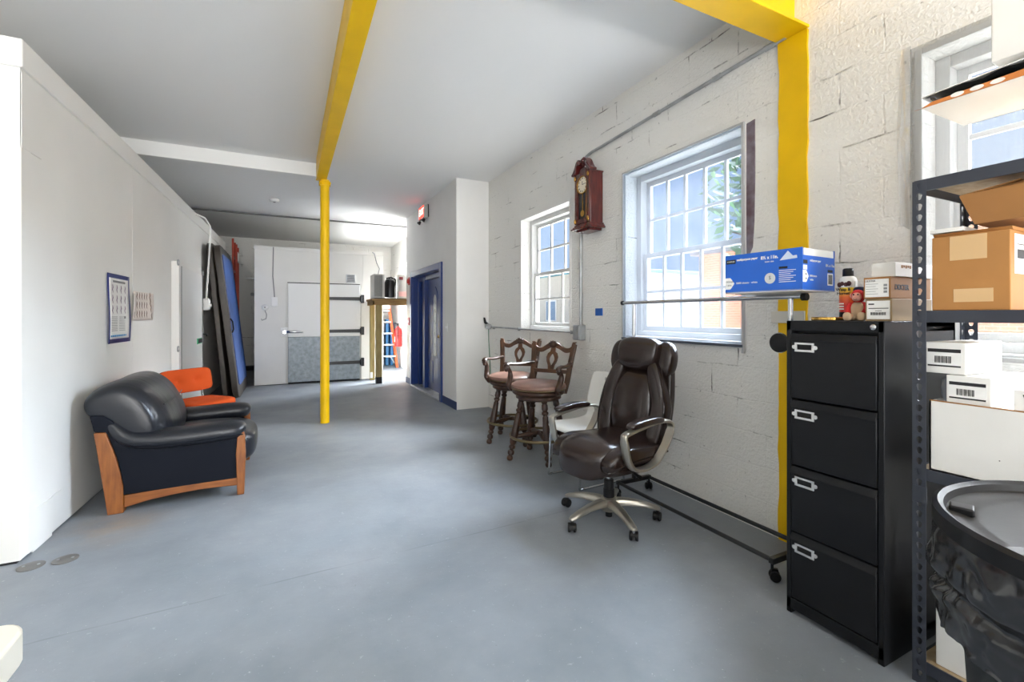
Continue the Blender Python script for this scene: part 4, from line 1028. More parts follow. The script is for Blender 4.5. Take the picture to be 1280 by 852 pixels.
k_ = B().lathe([(0, 0), (.045, 0), (.05, .006), (.05, .02), (.03, .03), (0, .03)], 28, T=tr(.02, .56, 1.20) @ rot('Y', 90)).obj('round_knob', M_black, gr)
B().ring((0, 0, 0), .05, .004, 32, 6, T=tr(.03, .56, 1.20) @ rot('Y', 90)).obj('knob_rim', M_chrome, k_)
tag(B().box(-.0, .012, -.10, .10, -.035, .035).obj('bracket_plate', mat('bracket_white', (214, 210, 200), .5), loc=(2.637, 1.69, 1.335), bevel=.003), 'small pale plate on the yellow wall column under the paper box', 'plate')

# ------------------------------------------------------------------ blue paper carton resting on the rack's bar
BX, BY, BH = .29, .39, .20
pb = thing('paper_carton', 'blue printed copy paper carton lying on the rack bar before the yellow column', 'carton', (2.245, 1.487, 1.458), PI+math.radians(4))
b = B(); b.box(-BX/2, BX/2, -BY/2, BY/2, 0, .008)
b.obj('bottom_flaps', mat('carton_white', (214, 213, 210), .6), pb, smooth=False)
b = B(); b.box(BX/2-.003, BX/2, -BY/2, BY/2, .003, BH); b.box(-BX/2, -BX/2+.003, -BY/2, BY/2, .003, BH); b.box(-BX/2, BX/2-.002, BY/2-.003, BY/2, .003, BH-.036); b.box(-BX/2, BX/2, -BY/2, -BY/2+.003, .003, BH)
b.obj('printed_sides', M_bluebox, pb, smooth=False)
b = B(); b.box(-BX/2+.003, BX/2-.02, BY/2-.012, BY/2-.004, .02, BH-.002); b.box(-BX/2+.003, BX/2-.004, -BY/2+.004, BY/2-.012, BH-.006, BH-.002)
b.obj('top_flaps', M_bwhite, pb, smooth=False)
X = BX/2+.0006
def slab(parent, nm, m, y0, y1, z0, z1, X=X, t=.0008): return B().box(X-.0006, X+t, y0, y1, z0, z1).obj(nm, m, parent, smooth=False)
slab(pb, 'name_patch', M_ink, -.187, -.135, .155, .176)
text(pb, 'STAPLES', .0115, (X+.0012, -.161, .1655), M_bwhite)
text(pb, 'multipurpose paper', .0165, (X+.0008, -.128, .172), M_bwhite, align='LEFT', bold=.0004, sx=.85)
text(pb, '8½ x 11 in.', .001, (X+.0002, .02, .165), M_bwhite) if False else None
text(pb, '8½ x 11in.', .023, (X+.0008, .042, .168), M_bwhite, bold=.0006, sx=.85)
text(pb, 'letter size', .011, (X+.0008, .042, .148), M_bwhite)
text(pb, '5000 sheets · white', .0145, (X+.0008, -.132, .052), M_bwhite, align='LEFT')
B().prism([(-.193, .022), (-.165, .022), (-.142, .052), (-.165, .082), (-.193, .082)], X-.0005, X+.0008, 'x').obj('arrow_panel', M_paper, pb, smooth=False)
text(pb, '• 96 bright', .011, (X+.0012, -.169, .062), M_ink); text(pb, '• 20 lb', .011, (X+.0012, -.172, .042), M_ink)
B().prism([(.092, .148), (.13, .19), (.152, .165), (.17, .166), (.172, .152)], X-.0005, X+.0008, 'x').obj('paper_picture', mat('picture_pale', (196, 208, 226), .5), pb, smooth=False)
B().lathe([(0, 0), (.026, 0), (.026, .001), (0, .001)], 28, T=tr(X, .045, .066) @ rot('Y', 90)).obj('guarantee_seal', mat('seal_grey', (200, 204, 206), .5), pb)
text(pb, 'S', .024, (X+.0014, .045, .068), M_ink)
slab(pb, 'facts_heading', M_ink, .088, .128, .108, .118)
b = B()
for k in range(7): b.box(X-.0005, X+.0006, .088, .166-.012*(k % 3), .098-.009*k, .1005-.009*k)
pf = b.obj('small_print', M_bwhite, pb, smooth=False)
Y = BY/2+.0004
text(pb, 'multipurpose paper', .017, (.035, Y+.0006, .142), M_bwhite, FY, sx=.72)
text(pb, '8½ x 11in.', .019, (-.10, Y+.0006, .125), M_bwhite, FY)
def slaby(nm, m, x0, x1, z0, z1): return B().box(x0, x1, Y-.0006, Y+.0008, z0, z1).obj(nm, m, pb, smooth=False)
slaby('name_patch', M_ink, .105, .14, .125, .142); slaby('white_tab', M_paper, .108, .140, .098, .118)
B().prism([(.143, .04), (.143, .095), (.115, .095), (.095, .068), (.115, .04)], Y-.0005, Y+.0008).obj('arrow_panel', M_paper, pb, smooth=False)
text(pb, '• 96', .012, (.122, Y+.0012, .076), M_ink, FY); text(pb, '• 20', .012, (.122, Y+.0012, .056), M_ink, FY)
text(pb, '5000 sheets', .013, (.055, Y+.0006, .07), M_bwhite, FY); text(pb, 'white', .013, (.068, Y+.0006, .052), M_bwhite, FY)
slaby('barcode_panel', M_paper, -.125, -.075, .03, .088); slaby('barcode_heading', M_ink, -.122, -.078, .093, .105)
b = B()
for k in range(12): b.box(-.119+k*.0032, -.119+k*.0032+.0016, Y, Y+.0012, .036, .082)
b.obj('barcode', M_ink, pb, smooth=False)
# ------------------------------------------------------------------ wall clock, conduits
ck = thing('wall_clock', 'dark red mahogany pendulum clock with a scrolled top on the block wall', 'clock', (2.66, 3.58, 2.165), PI)
B().box(0, .145, -.115, .115, .05, .53).obj('case', M_mahog, ck, bevel=.006)
b = B(); b.box(0, .185, -.155, .155, .0, .018); b.box(0, .172, -.143, .143, .018, .034); b.box(0, .160, -.130, .130, .034, .052); b.box(.01, .15, -.11, .11, -.02, .0)
b.obj('base_moulding', M_mahog, ck, bevel=.004)
b = B(); o_ = [(-.115, .055), (.115, .055), (.115, .535), (-.115, .535)]
inn = [(-.07, .10), (.07, .10), (.07, .37)]+[(.078*math.cos(math.radians(a)), .42+.078*math.sin(math.radians(a))) for a in range(-30, 211, 20)]+[(-.07, .37)]
n = len(inn); cen = (0, .30)
def onrect(p):
    dx, dz = p[0]-cen[0], p[1]-cen[1]; k = min(.115/abs(dx) if dx else 9, (.235 if dz > 0 else .245)/abs(dz) if dz else 9); return (cen[0]+dx*k, cen[1]+dz*k)
out = [onrect(p) for p in inn]
for c in o_:
    i = min(range(n), key=lambda q: (out[q][0]-c[0])**2+(out[q][1]-c[1])**2); out[i] = c
b.loft([[(.145, *p) for p in out], [(.163, *p) for p in out], [(.163, *p) for p in inn], [(.145, *p) for p in inn]], closed=True)
dr = b.obj('door_frame', M_mahog, ck, bevel=.002)
B().tube([(.164, p[0]*1.03, .30+(p[1]-.30)*1.02) for p in inn], .0025, 6, True).obj('gilt_line', M_brass, dr)
B().prism([(-.07, .10), (.07, .10), (.07, .36), (-.07, .36)], .146, .15, 'x').obj('dark_glass', mat('clock_glass', (38, 40, 46), .08), ck)
B().lathe([(0, 0), (.078, 0), (.078, .006), (0, .006)], 36, T=tr(.147, 0, .42) @ rot('Y', 90)).obj('dial', mat('dial_ivory', (232, 224, 206), .4), ck)
B().ring((0, 0, 0), .080, .006, 36, 8, T=tr(.154, 0, .42) @ rot('Y', 90)).obj('dial_bezel', M_brass, ck)
for i, s in enumerate(['XII', 'I', 'II', 'III', 'IIII', 'V', 'VI', 'VII', 'VIII', 'IX', 'X', 'XI']):
    a = math.radians(90-30*i); text(ck, s, .019, (.1535, .062*math.cos(a), .42+.062*math.sin(a)), M_ink, name='numeral', bold=.0004)
B().box(.155, .157, -.0025, .0025, .42, .455).obj('hour_hand', M_ink, ck).rotation_euler = (0, 0, 0)
B().prism([(0, .4185), (.055, .4235), (.055, .4265), (0, .4225)], .157, .159, 'x').obj('minute_hand', M_ink, ck)
b = B(); b.box(.15, .153, -.004, .004, .16, .34); b.lathe([(0, 0), (.03, 0), (.03, .004), (0, .004)], 20, T=tr(.151, 0, .15) @ rot('Y', 90)); b.obj('pendulum', M_brass, ck)
for s in (-1, 1):
    q = [(s*.150, .530), (s*.155, .548), (s*.13, .565), (s*.105, .60), (s*.08, .645), (s*.05, .668), (s*.022, .66), (s*.012, .635), (s*.022, .615), (s*.04, .612), (s*.05, .625), (s*.065, .61), (s*.085, .57), (s*.09, .545), (s*.115, .530)]
    B().prism(q, .10, .178, 'x').obj('pediment_scroll', M_mahog, ck, bevel=.004)
    b = B(); b.lathe([(0, 0), (.018, 0), (.012, .012), (0, .014)], 14, T=tr(.178, s*.035, .637) @ rot('Y', 90)); b.obj('scroll_rosette', M_mahog, ck)
    for z in (.085, .50):
        b = B(); b.blob((.168, s*.105, z), (.008, .014, .025), 2, 6); b.obj('brass_ornament', M_brass, ck)
    B().cyl((.155, s*.108, .10), (.155, s*.108, .48), .007, 10).obj('corner_column', M_mahog, ck)
B().box(.0, .155, -.125, .125, .525, .54).obj('cornice', M_mahog, ck, bevel=.004)
B().prism([(-.08, .535), (.08, .535), (.05, .575), (0, .59), (-.05, .575)], .11, .15, 'x').obj('tympanum', M_mahog, ck, bevel=.003)
b = B(); b.lathe([(0, 0), (.016, 0), (.010, .012), (.018, .03), (.013, .045), (.004, .06), (0, .065)], 14, T=tr(.14, 0, .585)); b.obj('finial', M_mahog, ck)
cn = thing('wall_conduit', 'long grey metal conduit from the yellow beam along the wall, down behind the clock', 'conduit', (2.66, 3.8, 0))
pth = arcp([(-.02, -2.10, 2.99), (-.02, -1.6, 2.975), (-.02, -.42, 2.935), (-.02, -.16, 2.925), (-.02, -.03, 2.87), (-.02, .0, 2.74), (-.02, .0, 2.3), (-.02, .0, 1.25)], 8)
B().tube(pth, .0135, 10).obj('conduit_pipe', M_steel, cn)
for (y, z) in ((-2.0, 2.987), (-1.62, 2.976), (-1.05, 2.957)): B().tube([(-.02, y-.03, z+.0015), (-.02, y+.03, z-.0015)], .018, 10).obj('pipe_strap', M_steel, cn)
for z in (1.85, 1.55): B().tube([(-.02, 0, z-.03), (-.02, 0, z+.03)], .018, 10).obj('pipe_strap', M_steel, cn)
B().box(-.075, 0, -.055, .055, 1.10, 1.25).obj('junction_box', M_steel, cn, bevel=.004)
B().box(-.082, -.074, -.048, .048, 1.108, 1.242).obj('box_cover', M_steel, cn, bevel=.003)
hc = thing('low_conduit', 'thin grey conduit running low under the small window to the corner', 'conduit', (2.66, 3.86, 1.175))
B().tube([(-.02, 0, 0), (-.02, 1.2, .004), (-.02, 2.24, .012)], .011, 10).obj('conduit_pipe', M_steel, hc)
for y in (.1, 1.3, 2.1): B().box(-.035, 0, y-.012, y+.012, -.02, .02).obj('pipe_clip', M_steel, hc, bevel=.003)
ga = thing('wall_valve', 'small metal valve with a black knob and green wire at the low conduit end', 'valve', (2.62, 6.10, 1.19))
B().lathe([(0, -.05), (.035, -.05), (.042, -.02), (.042, .03), (.03, .05), (0, .05)], 16, T=rot('X', 90)).obj('valve_body', M_steel, ga)
B().tube([(-.0, .02, .03), (-.03, .05, .06), (-.04, .06, .13)], [.018, .02, .012], 8).obj('knob', M_black, ga)
B().tube([(0, 0, -.03), (-.005, -.02, -.2), (.01, -.03, -.5), (.02, -.03, -.75)], .006, 6).obj('green_wire', mat('green_wire', (58, 112, 84), .5), ga)

# ------------------------------------------------------------------ filing cabinet
fc = thing('filing_cabinet', 'tall black four drawer steel filing cabinet at the right', 'filing cabinet', (2.04, 1.12, 0), PI)
b = B(); w_ = .19
b.box(-.58, 0, -w_, -w_+.022, .0, 1.32); b.box(-.58, 0, w_-.022, w_, .0, 1.32); b.box(-.58, -.56, -w_, w_, 0, 1.32); b.box(-.58, 0.0, -w_, w_, 1.275, 1.32); b.box(-.58, 0, -w_, w_, .02, .07)
b.box(-.56, -.03, -w_+.01, w_-.01, .05, 1.30)
b.obj('body', M_cab, fc, bevel=.003)
for k in range(4):
    zt = 1.245-.2985*k; zb = zt-.272
    b = B(); b.box(-.03, .004, -.166, .166, zb, zt)
    d_ = b.obj('drawer', M_cab, fc, bevel=.004)
    B().prism([(-.03, zt+.022), (-.002, zt+.018), (.010, zt-.002), (.012, zt-.012), (.004, zt-.012), (.002, zt-.002), (-.03, zt+.008)], -.166, .166).obj('grip_lip', M_cab, d_, bevel=.001)
    b = B(); o1 = [(-.148, zt-.062), (-.065, zt-.062), (-.065, zt-.022), (-.148, zt-.022)]; i1 = [(-.138, zt-.053), (-.075, zt-.053), (-.075, zt-.030), (-.138, zt-.030)]
    b.loft([[(.0035, *p) for p in o1], [(.008, *p) for p in o1], [(.008, *p) for p in i1], [(.0035, *p) for p in i1]], closed=True)
    for s in (-.152, -.061): b.cyl((.003, s, zt-.042), (.007, s, zt-.042), .009, 10)
    lh = b.obj('label_holder', mat('holder_nickel', (214, 214, 214), .25, .6) if k == 0 else D.materials['holder_nickel'], d_)
    B().box(.003, .005, -.138, -.075, zt-.053, zt-.030).obj('label_slot', M_black, lh)
B().lathe([(0, 0), (.011, 0), (.011, .006), (.008, .008), (0, .008)], 16, T=tr(.0, .155, 1.297) @ rot('Y', 90)).obj('lock', M_chrome, fc)
b = B(); b.cyl((-.3, .186, .55), (-.3, .193, .55), .006, 8); b.obj('side_rivet', M_chrome, fc)

# things standing on the cabinet
pl = thing('tin_lid', 'shallow gold and cream tin lid lying on top of the filing cabinet', 'lid', (2.19, 1.215, 1.32), PI)
B().lathe([(0, .001), (.062, .001), (.066, .004), (.066, .014), (.062, .016), (.058, .012), (0, .010)], 36).obj('lid_rim', M_brass, pl)
B().lathe([(0, .0105), (.045, .0105), (.045, .013), (0, .013)], 28).obj('cream_disc', mat('cream_disc', (226, 206, 170), .45), pl)
sp = thing('spray_can', 'red and yellow aerosol spray can with a black cap on the filing cabinet', 'spray can', (2.32, 1.20, 1.32), PI)
mg = D.materials.new('can_print'); mg.use_nodes = True; nn = mg.node_tree.nodes; LL = mg.node_tree.links
t_ = nn.new('ShaderNodeTexCoord'); s_ = nn.new('ShaderNodeSeparateXYZ'); r_ = nn.new('ShaderNodeMapRange'); c_ = nn.new('ShaderNodeValToRGB')
r_.inputs[1].default_value = .04; r_.inputs[2].default_value = .155
LL.new(t_.outputs['Object'], s_.inputs[0]); LL.new(s_.outputs['Z'], r_.inputs[0]); LL.new(r_.outputs[0], c_.inputs[0]); LL.new(c_.outputs[0], nn['Principled BSDF'].inputs['Base Color'])
c_.color_ramp.elements[0].position = .25; c_.color_ramp.elements[0].color = (*lin((206, 34, 30)), 1); c_.color_ramp.elements[1].position = .95; c_.color_ramp.elements[1].color = (*lin((244, 216, 50)), 1)
e_ = c_.color_ramp.elements.new(.6); e_.color = (*lin((232, 112, 40)), 1)
nn['Principled BSDF'].inputs['Roughness'].default_value = .3
R_ = .0345
B().lathe([(0, .0), (R_, .0), (R_, .04), (0, .04)], 32).obj('black_band', M_black, sp)
B().lathe([(0, .038), (R_, .038), (R_, .152), (0, .152)], 32).obj('printed_body', mg, sp)
B().lathe([(0, .150), (R_, .150), (R_, .182), (.030, .196), (.022, .203), (0, .204)], 32).obj('shoulder', M_bwhite, sp)
b = B()
for k in range(4): b.blob((R_-.004, -.02+.013*k, .165+.004*(k % 2)), (.006, .010, .012), 2, 5)
b.obj('dark_picture', mat('picture_dark', (70, 34, 34), .5), sp)
B().lathe([(0, .203), (.022, .203), (.021, .235), (.017, .24), (0, .24)], 20).obj('cap', M_black, sp)
B().prism([(R_*math.sin(a), -R_*math.cos(a)) for a in ()] or [(-.006, .0335), (.012, .0335), (.012, .0362), (-.006, .0362)], .04, .18, 'z').obj('white_panel', M_bwhite, sp)
text(sp, 'Wasp &', .019, (R_+.0015, -.002, .142), M_ink, bold=.0004); text(sp, 'Hornet', .018, (R_+.0015, -.002, .124), M_ink, bold=.0004)
b = B()
for k in range(3): b.box(R_+.0002, R_+.001, -.02, .0, .05+.012*k, .056+.012*k)
b.obj('small_print', M_bwhite, sp)
mk = thing('plush_monkey', 'small plush monkey in a red hooded coat sitting beside the boxes', 'plush toy', (2.20, 1.097, 1.32), PI+.15)
mk.scale = (.78, .78, .92)
M_plush = mat('plush_red', (200, 40, 40), .9, bump=.3, bs=220); M_tan = mat('plush_tan', (206, 178, 146), .9, bump=.3, bs=220); M_pink = mat('plush_pink', (224, 162, 148), .85, bump=.2, bs=220)
bd = B().blob((.0, 0, .045), (.034, .036, .045), 2.6, 10).obj('body', M_tan, mk, sub=1)
B().blob((-.008, 0, .05), (.036, .043, .042), 2.6, 10).obj('red_coat', M_plush, mk, sub=1)
for s in (-1, 1):
    B().tube(arcp([(0, s*.034, .078), (.02, s*.042, .055), (.042, s*.036, .032)]), .014, 10).obj('arm', M_plush, mk)
    lg = B().tube(arcp([(.0, s*.02, .018), (.03, s*.026, .018), (.055, s*.03, .016)]), [.016]*6+[.015]*6+[.014], 10).obj('leg', M_tan, mk)
    B().blob((.062, s*.033, .020), (.014, .02, .02), 2.4, 8).obj('foot', M_tan, lg)
hd = B().blob((.008, 0, .115), (.030, .031, .031), 2.2, 10).obj('head', M_plush, mk, sub=1)
B().blob((.024, 0, .112), (.020, .024, .022), 2.2, 8).obj('face', M_pink, hd, sub=1)
B().blob((.036, 0, .104), (.015, .018, .013), 2.2, 8).obj('muzzle', M_pink, hd, sub=1)
for s in (-1, 1): B().blob((.042, s*.010, .122), (.004, .004, .004), 2, 5).obj('eye', M_black, hd)
B().tube([(.050, -.009, .101), (.052, 0, .098), (.050, .009, .101)], .0012, 5).obj('mouth', M_ink, hd)
for s in (-1, 1): B().blob((.0, s*.032, .118), (.006, .010, .012), 2, 6).obj('ear', M_pink, hd)
B().blob((-.012, 0, .138), (.026, .028, .022), 3.0, 8).obj('navy_cap', mat('plush_navy', (30, 34, 62), .9, bump=.3, bs=220), mk, sub=1)
def sbox(name, label, m, x0, y, z, w, d, h, rz=0, lidname=None):
    t = thing(name, label, 'box', (x0, y, z), PI+rz)
    B().box(-d, 0, -w/2, w/2, 0, h).obj('carton', m, t, bevel=.002)
    return t
def label_face(t, w, z0, z1, y0=None, y1=None, x=.0):
    y0 = -w/2+.006 if y0 is None else y0; y1 = w/2-.006 if y1 is None else y1
    return B().box(x, x+.0008, y0, y1, z0, z1).obj('paper_label', M_paper, t)
def bars(t, nm, y0, n, dy, wy, z0, z1, m=M_ink, x=.0008):
    b = B()
    for k in range(n): b.box(x, x+.0005, y0+k*dy, y0+k*dy+wy*(1+.6*(k % 3 == 0)), z0, z1)
    return b.obj(nm, m, t)
t = sbox('small_carton', 'kraft carton with a white barcode label, bottom one on the filing cabinet', M_kraft, 2.13, .992, 1.32, .092, .32, .090)
lb = label_face(t, .092, .008, .082); bars(lb, 'barcode', -.026, 16, .0033, .0014, .024, .036, x=.001)
b = B(); b.box(.0008, .0014, -.034, -.014, .066, .071); b.box(.0008, .0014, -.034, .035, .050, .053); b.box(.0008, .0014, -.01, .012, .041, .043); b.obj('small_print', M_ink, lb)
t = sbox('small_carton', 'brown carton marked DEXTER, in the middle of the stack on the filing cabinet', M_carddk, 2.125, .995, 1.411, .094, .32, .086)
lb = label_face(t, .094, .006, .078); text(lb, 'DEXTER', .010, (.0012, -.022, .071), M_ink)
b = B()
for k in range(5): b.box(.0008, .0014, -.038, .005-.008*(k % 2), .018+.010*k, .0195+.010*k)
b.obj('small_print', M_inkgrey, lb)
b = B()
for k in range(3): b.box(.0008, .0014, .024, .036, .022+.013*k, .031+.013*k)
b.obj('label_square', M_inkgrey, lb)
text(t, 'DEXTER', .028, (-.085, .0474, .044), M_ink, FY, bold=.0012, sx=1.05)
t = sbox('small_carton', 'pale carton lid topping the stack of boxes on the filing cabinet', M_bwhite, 2.15, .985, 1.498, .084, .30, .056)
text(t, 'FRAGILE', .022, (-.09, .0424, .036), M_ink, FY) if False else None
b = B()
for k in range(5): b.box(-.12+.016*k, -.108+.016*k, .0421, .0428, .034+.003*(k % 2), .046)
b.obj('stamp_print', M_carddk, t)

# ------------------------------------------------------------------ black rivet shelving
su = thing('shelving_unit', 'dark steel shelving unit with keyhole posts filled with boxes at the right edge', 'shelving', (2.07, .855, 0), PI)
LEN = .92; DEP = .42
hole = []
for k in range(16):
    a = 2*PI*(k+.5)/16; u, v = .0088*math.cos(a), .0088*math.sin(a)+.004
    if v < -.0015: u = math.copysign(min(abs(u), .0048), u); v = v*1.5-.005
    hole.append((u, v))
def post(x0, y0, sx_, sy_):
    b = B(); P = .0386; n = 47; z = .02; W = .04
    for k in range(n):
        b.plate_holes((x0, y0, z+k*P), (0, sy_, 0), (0, 0, 1), 1, 1, W, P, hole)
        b.plate_holes((x0, y0, z+k*P), (sx_, 0, 0), (0, 0, 1), 1, 1, W, P, hole)
    b.box(x0-.001, x0+.001, y0, y0+sy_*W, 0, z) if True else None
    b.box(min(x0, x0+sx_*W), max(x0, x0+sx_*W), y0-.001, y0+.001, 0, z)
    return b.obj('upright', M_shelfm, su, solid=.0024, smooth=False, weld=True)
post(0, 0, -1, 1); post(-DEP, 0, 1, 1); post(0, LEN, -1, -1); post(-DEP, LEN, 1, -1)
M_board = mat('particle_board', (186, 166, 134), .75, col2=(166, 142, 108), vs=40)
for z in (.045, .745, 1.318, 1.795):
    prof = [(0, 0), (0, .042), (-.006, .042), (-.006, .030), (-.026, .030), (-.026, .024), (-.004, .022), (-.004, .004), (-.010, 0)]
    B().prism([(x-.003, z+q) for x, q in prof], .003, LEN-.003).obj('front_beam', M_shelfm, su, smooth=False)
    B().prism([(-DEP-x+.003, z+q) for x, q in prof], .003, LEN-.003).obj('rear_beam', M_shelfm, su, smooth=False)
    for y, s in ((.003, 1), (LEN-.003, -1)):
        B().box(-DEP+.004, -.004, min(y, y+s*.005), max(y, y+s*.005), z, z+.042).obj('end_beam', M_shelfm, su, smooth=False)
    B().box(-DEP+.008, -.008, .010, LEN-.010, z+.030, z+.040).obj('shelf_board', M_board, su, smooth=False)
B().box(-.003, .003, .0, .042, .66, .72).obj('splice_plate', M_shelfm, su, bevel=.001)

def carton(name, label, m, X, Y1, z, w, d, h, cat='box', rz=0, grp=None):
    """X = front face, Y1 = far edge, w towards the camera, d into the shelf"""
    t = thing(name, label, cat, (X, Y1, z), PI+rz, grp); return t
ZT, ZM, ZL, ZB = 1.836, 1.359, .786, .086
# middle shelf
t = carton('cardboard_box', 'taped brown cardboard box on the middle shelf beside the post', M_card, 2.085, .805, ZM, 0, 0, 0)
W, DD, H = .20, .36, .262
B().box(-DD, 0, 0, W, .001, H).obj('carton', M_card, t, bevel=.003)
M_tape = mat('clear_packing_tape', (214, 178, 130), .15)
B().box(0, .0009, .05, .145, .175, H-.004).obj('packing_tape', M_tape, t); B().box(0, .0009, .06, .16, .03, .075).obj('packing_tape', M_tape, t)
lb = B().box(-.20, -.03, W, W+.0009, .12, .25).obj('paper_label', M_paper, t)
b = B(); b.box(-.19, -.05, W+.0007, W+.0014, .17, .20); b.box(-.19, -.05, W+.0007, W+.0014, .215, .218); b.obj('label_print', M_ink, lb)
B().prism([(-DD, H), (-.02, H), (-.01, H+.012), (-DD+.02, H+.006)], .0, W).obj('top_flap', M_card, t)
lt_ = tag(B().prism([(0, 0), (.30, .0), (.31, .012), (.0, .014)], 0, .09, 'y').obj('card_sheet', M_bwhite, loc=(2.10, .725, ZM+.279)), 'flat white card sheet lying on the taped brown box', 'card')
t = carton('cardboard_box', 'crushed open cardboard box with loose flaps, just under the top shelf', M_carddk, 2.10, .715, ZM+.276, 0, 0, 0)
t.location.z = ZM+.296
W, DD, H = .34, .36, .10
b = B(); vs = [(-DD, 0, 0), (.0, 0.02, 0), (.01, W, .005), (-DD, W, 0), (-DD, -.01, H), (.012, -.015, H), (.02, W, H+.01), (-DD, W, H)]
b._add(vs, [(3, 2, 1, 0), (0, 1, 5, 4), (1, 2, 6, 5), (2, 3, 7, 6), (3, 0, 4, 7)]); b.obj('carton', M_carddk, t, solid=.004, smooth=False)
B()._add([(.012, -.015, H), (.02, W, H+.01), (-.07, W, H+.05), (-.10, .06, H+.035)], [(0, 1, 2, 3)]).obj('front_flap', M_carddk, t, solid=.004, smooth=False)
B()._add([(.012, -.015, H), (-DD, -.01, H), (-DD, .1, H+.04), (-.03, .12, H+.03)], [(0, 1, 2, 3)]).obj('side_flap', M_card, t, solid=.004, smooth=False)
# top shelf: carton holding up a torn flat box and a white carton
t = carton('cardboard_box', 'brown carton on the top shelf under the torn flat box', M_card, 2.10, .40, ZT, 0, 0, 0)
B().box(-.36, 0, 0, .30, 0, .262).obj('carton', M_card, t, bevel=.003); B().box(0, .0009, .12, .17, .0, .26).obj('packing_tape', M_tape, t)
t = thing('flat_box', 'torn flat white box with an orange panel and black plastic, high above the top shelf', 'box', (2.085, .835, ZT+.2645), PI)
W, DD, H = .62, .34, .055
b = B(); b.box(-DD, 0, 0, W, 0, .004); b.box(-DD, -DD+.004, 0, W, 0, H); b.box(-DD, 0, W-.004, W, 0, H); b.obj('tray', M_bwhite, t, smooth=False)
B().prism([(-.02, .0), (.0, .0), (.03, .012), (.58, .032), (.58, .0)], -.003, .001, 'x').obj('orange_panel', mat('orange_print', (206, 126, 62), .5), t, smooth=False)
B().prism([(.30, .02), (.62, .03), (.62, H+.02), (.42, H+.01), (.31, .05)], -.004, .003, 'x').obj('blue_end', mat('blue_print', (44, 150, 200), .4), t, smooth=False)
b = B()
for k in range(3): b.lathe([(0, 0), (.018, 0), (.018, .0008), (0, .0008)], 20, T=tr(.001, .10+.05*k, .010) @ rot('Y', 90) @ Matrix.Diagonal((.42, 1, 1, 1)))
b.obj('print_spot', M_bwhite, t)
b = B(); vs = []; fs = []; NU, NV = 26, 8
for i in range(NU+1):
    for j in range(NV+1):
        y = .01+.58*i/NU; x = -.30+.305*j/NV
        vs.append((x, y, .026+.016*noise.noise(Vector((y*16, x*14, 2)))+.010+.012*y))
for i in range(NU):
    for j in range(NV): a = i*(NV+1)+j; fs.append((a, a+1, a+NV+2, a+NV+1))
b._add(vs, fs).obj('black_plastic', M_bag, t)
B()._add([(-.32, .0, .034), (-.002, .0, .040), (-.01, .60, .075), (-.32, .60, .075)], [(0, 1, 2, 3)]).obj('white_flap', M_bwhite, t, solid=.004, smooth=False)
t = thing('white_carton', 'white carton with black lettering at the top right, standing on the torn flat box', 'box', (2.10, .655, ZT+.345), PI)
B().box(-.30, 0, 0, .34, 0, .26).obj('carton', M_bwhite, t, bevel=.003); text(t, 'THIS SIDE UP', .034, (.0006, .185, .125), M_ink, bold=.0006)
b = B(); b.box(0, .0008, .30, .33, .02, .24); b.obj('packing_tape', M_tape, t)
# lower shelf: long white carton full of small white boxes
t = thing('long_carton', 'long open white carton of small boxes on the lower shelf', 'box', (2.085, .812, ZL), PI)
W, DD, H = .72, .36, .25
b = B(); b.box(-DD, 0, 0, W, 0, .005); b.box(-.005, 0, 0, W, 0, H); b.box(-DD, -DD+.005, 0, W, 0, H); b.box(-DD, 0, 0, .005, 0, H); b.box(-DD, 0, W-.005, W, 0, H)
b.obj('carton', M_bwhite, t, smooth=False)
b = B(); b.box(-.006, .0004, 0, W, H-.001, H+.003); b.box(-DD, -DD+.006, 0, W, H-.001, H+.003); b.obj('raw_edge', M_carddk, t, smooth=False)
b = B(); b.box(-.0, .0008, .18, .183, .08, .083); b.obj('pen_dot', M_ink, t)
def wbox(label, X, Y1, z, w, d, h, rz, two=True):
    t = thing('white_box', label, 'box', (X, Y1, z), PI+rz, 'small white boxes in the long carton')
    B().box(-d, 0, 0, w, 0, h).obj('carton', M_bwhite, t, bevel=.002)
    lb = B().box(0, .0007, .006, w-.010, h*.22, h*.80).obj('paper_label', M_paper, t)
    b = B(); b.box(.0005, .0013, .008, w-.012, h*.68, h*.79); b.obj('black_bar', M_ink, lb)
    b = B(); b.box(.0005, .0013, .008, w-.012, h*.22, h*.27); b.obj('black_rule', M_ink, lb)
    bars(lb, 'barcode', .028, 14, .0034, .0015, h*.34, h*.56)
    return t
# filler carton the visible ones stand on
t = thing('white_box', 'white box low inside the long carton under the labelled boxes', 'box', (2.10, .79, ZL+.006), PI); B().box(-.30, 0, 0, .6, 0, .235).obj('carton', M_bwhite, t, bevel=.002)
t = wbox('white box with a barcode label, lower one, standing up out of the long carton', 2.105, .772, ZL+.243, .115, .31, .103, 0)
t = wbox('white box with a barcode label, upper one beside the shelf post', 2.115, .836, ZL+.348, .112, .30, .112, 0)
t2 = B().box(-.20, -.12, .112, .1126, .02, .06).obj('clear_tape_strip', M_paper, t)
t = thing('white_box', 'small white box with a slot, nearest the right edge of the long carton', 'box', (2.098, .602, ZL+.243), PI+.06)
B().box(-.12, 0, 0, .16, 0, .075).obj('carton', M_bwhite, t, bevel=.002); B().prism([(.02, .06), (.024, .062), (.036, .022), (.032, .02)], .0, .001, 'x').obj('slot', M_ink, t)
t = thing('plastic_bag', 'crumpled clear plastic bag tucked between the post and the white boxes', 'bag', (2.13, .795, ZL+.243), PI)
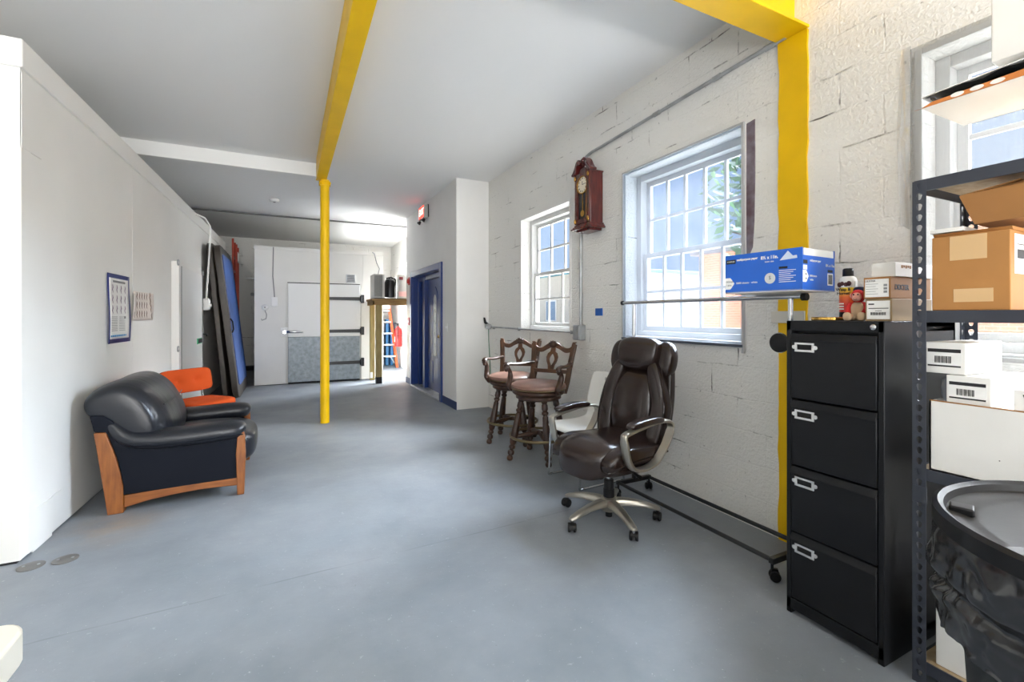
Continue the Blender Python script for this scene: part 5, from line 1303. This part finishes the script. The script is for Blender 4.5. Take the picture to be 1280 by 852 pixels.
B().blob((-.05, .008, .048), (.05, .012, .046), 2.4, 12, lambda x, y, z: (x*(1+.3*noise.noise(Vector((x*40, y*40, z*40)))), y*(1+.4*noise.noise(Vector((z*50, x*50, 1)))), z*(1+.3*noise.noise(Vector((x*60, 3, z*30)))))).obj('bag', mat_clear('bag_film', (.94, .96, 1), .22, .1, .35, (206, 212, 222)), t)
t.location.y = .8
# bottom shelf
t = thing('white_carton', 'white carton on the bottom shelf behind the bin', 'box', (2.10, .80, ZB), PI); B().box(-.34, 0, 0, .42, 0, .27).obj('carton', M_bwhite, t, bevel=.003)
b = B(); b.box(-.34, .0006, .2, .22, .266, .2708); b.obj('packing_tape', M_tape, t)
tag(B().ring((0, 0, 0), .028, .004, 20, 6, T=tr(2.16, .74, ZB+.301) @ rot('X', 80)).obj('wire_loop', M_black), 'small loop of black wire on the white carton behind the bin', 'wire')

# ------------------------------------------------------------------ big bin with a bag and lid
TX, TY, TR = 1.503, .197, .33
tb = thing('trash_bin', 'large grey plastic bin with a black bag under its lid, at the lower right corner', 'bin', (TX, TY, 0))
B().lathe([(0, .0), (.262, .0), (.272, .02), (.318, .84), (.34, .845), (.34, .875), (.325, .88), (0, .88)], 64).obj('bin_body', M_rubber, tb)
NA, NZ = 240, 44; loops = []
for j in range(NZ+1):
    v = j/NZ; l = []
    for k in range(NA):
        a = 2*PI*k/NA; ca, sa = math.cos(a), math.sin(a)
        hem = .645+.05*noise.noise(Vector((ca*2.2, sa*2.2, 4)))+.02*noise.noise(Vector((ca*7, sa*7, 1)))
        z = .884+(hem-.884)*v
        fold = noise.noise(Vector((ca*3+z*3, sa*3, z*5)))*.014+(abs(noise.noise(Vector((ca*8+z*9, sa*8-z*6, z*14))))-.2)*.016+(abs(noise.noise(Vector((ca*17-z*14, sa*17+z*10, z*30))))-.2)*.004
        belt = -.022*math.exp(-((z-.745-.03*noise.noise(Vector((ca*2, sa*2, 9))))/.018)**2)
        r = .345+.020*math.sin(PI*min(1, v*1.25))+fold*min(1, v*4)+belt
        l.append((r*ca, r*sa, z))
    loops.append(l)
B().loft(loops, cap=False).obj('bin_bag', M_bag, tb, ang=180)
M_lid = mat('lid_dusty', (35, 34, 32), .6, spec=.3, var=.14, vs=7, bump=.06, bs=30)
B().lathe([(.352, .872), (.358, .872), (.358, .905), (.348, .912), (.338, .905), (.332, .885), (.352, .880)], 80, cap=False).obj('lid_rim', M_black, tb)
lid = B().lathe([(0, .887), (.20, .886), (.272, .883), (.284, .886), (.292, .883), (.312, .888), (.335, .890), (.335, .874), (0, .874)], 64).obj('lid_panel', M_lid, tb)
for a in (108, 152, 288, 18):
    T = rot('Z', a); B().box(.285, .328, -.022, .022, .882, .900, T).obj('lid_clip', M_black, lid, bevel=.004)
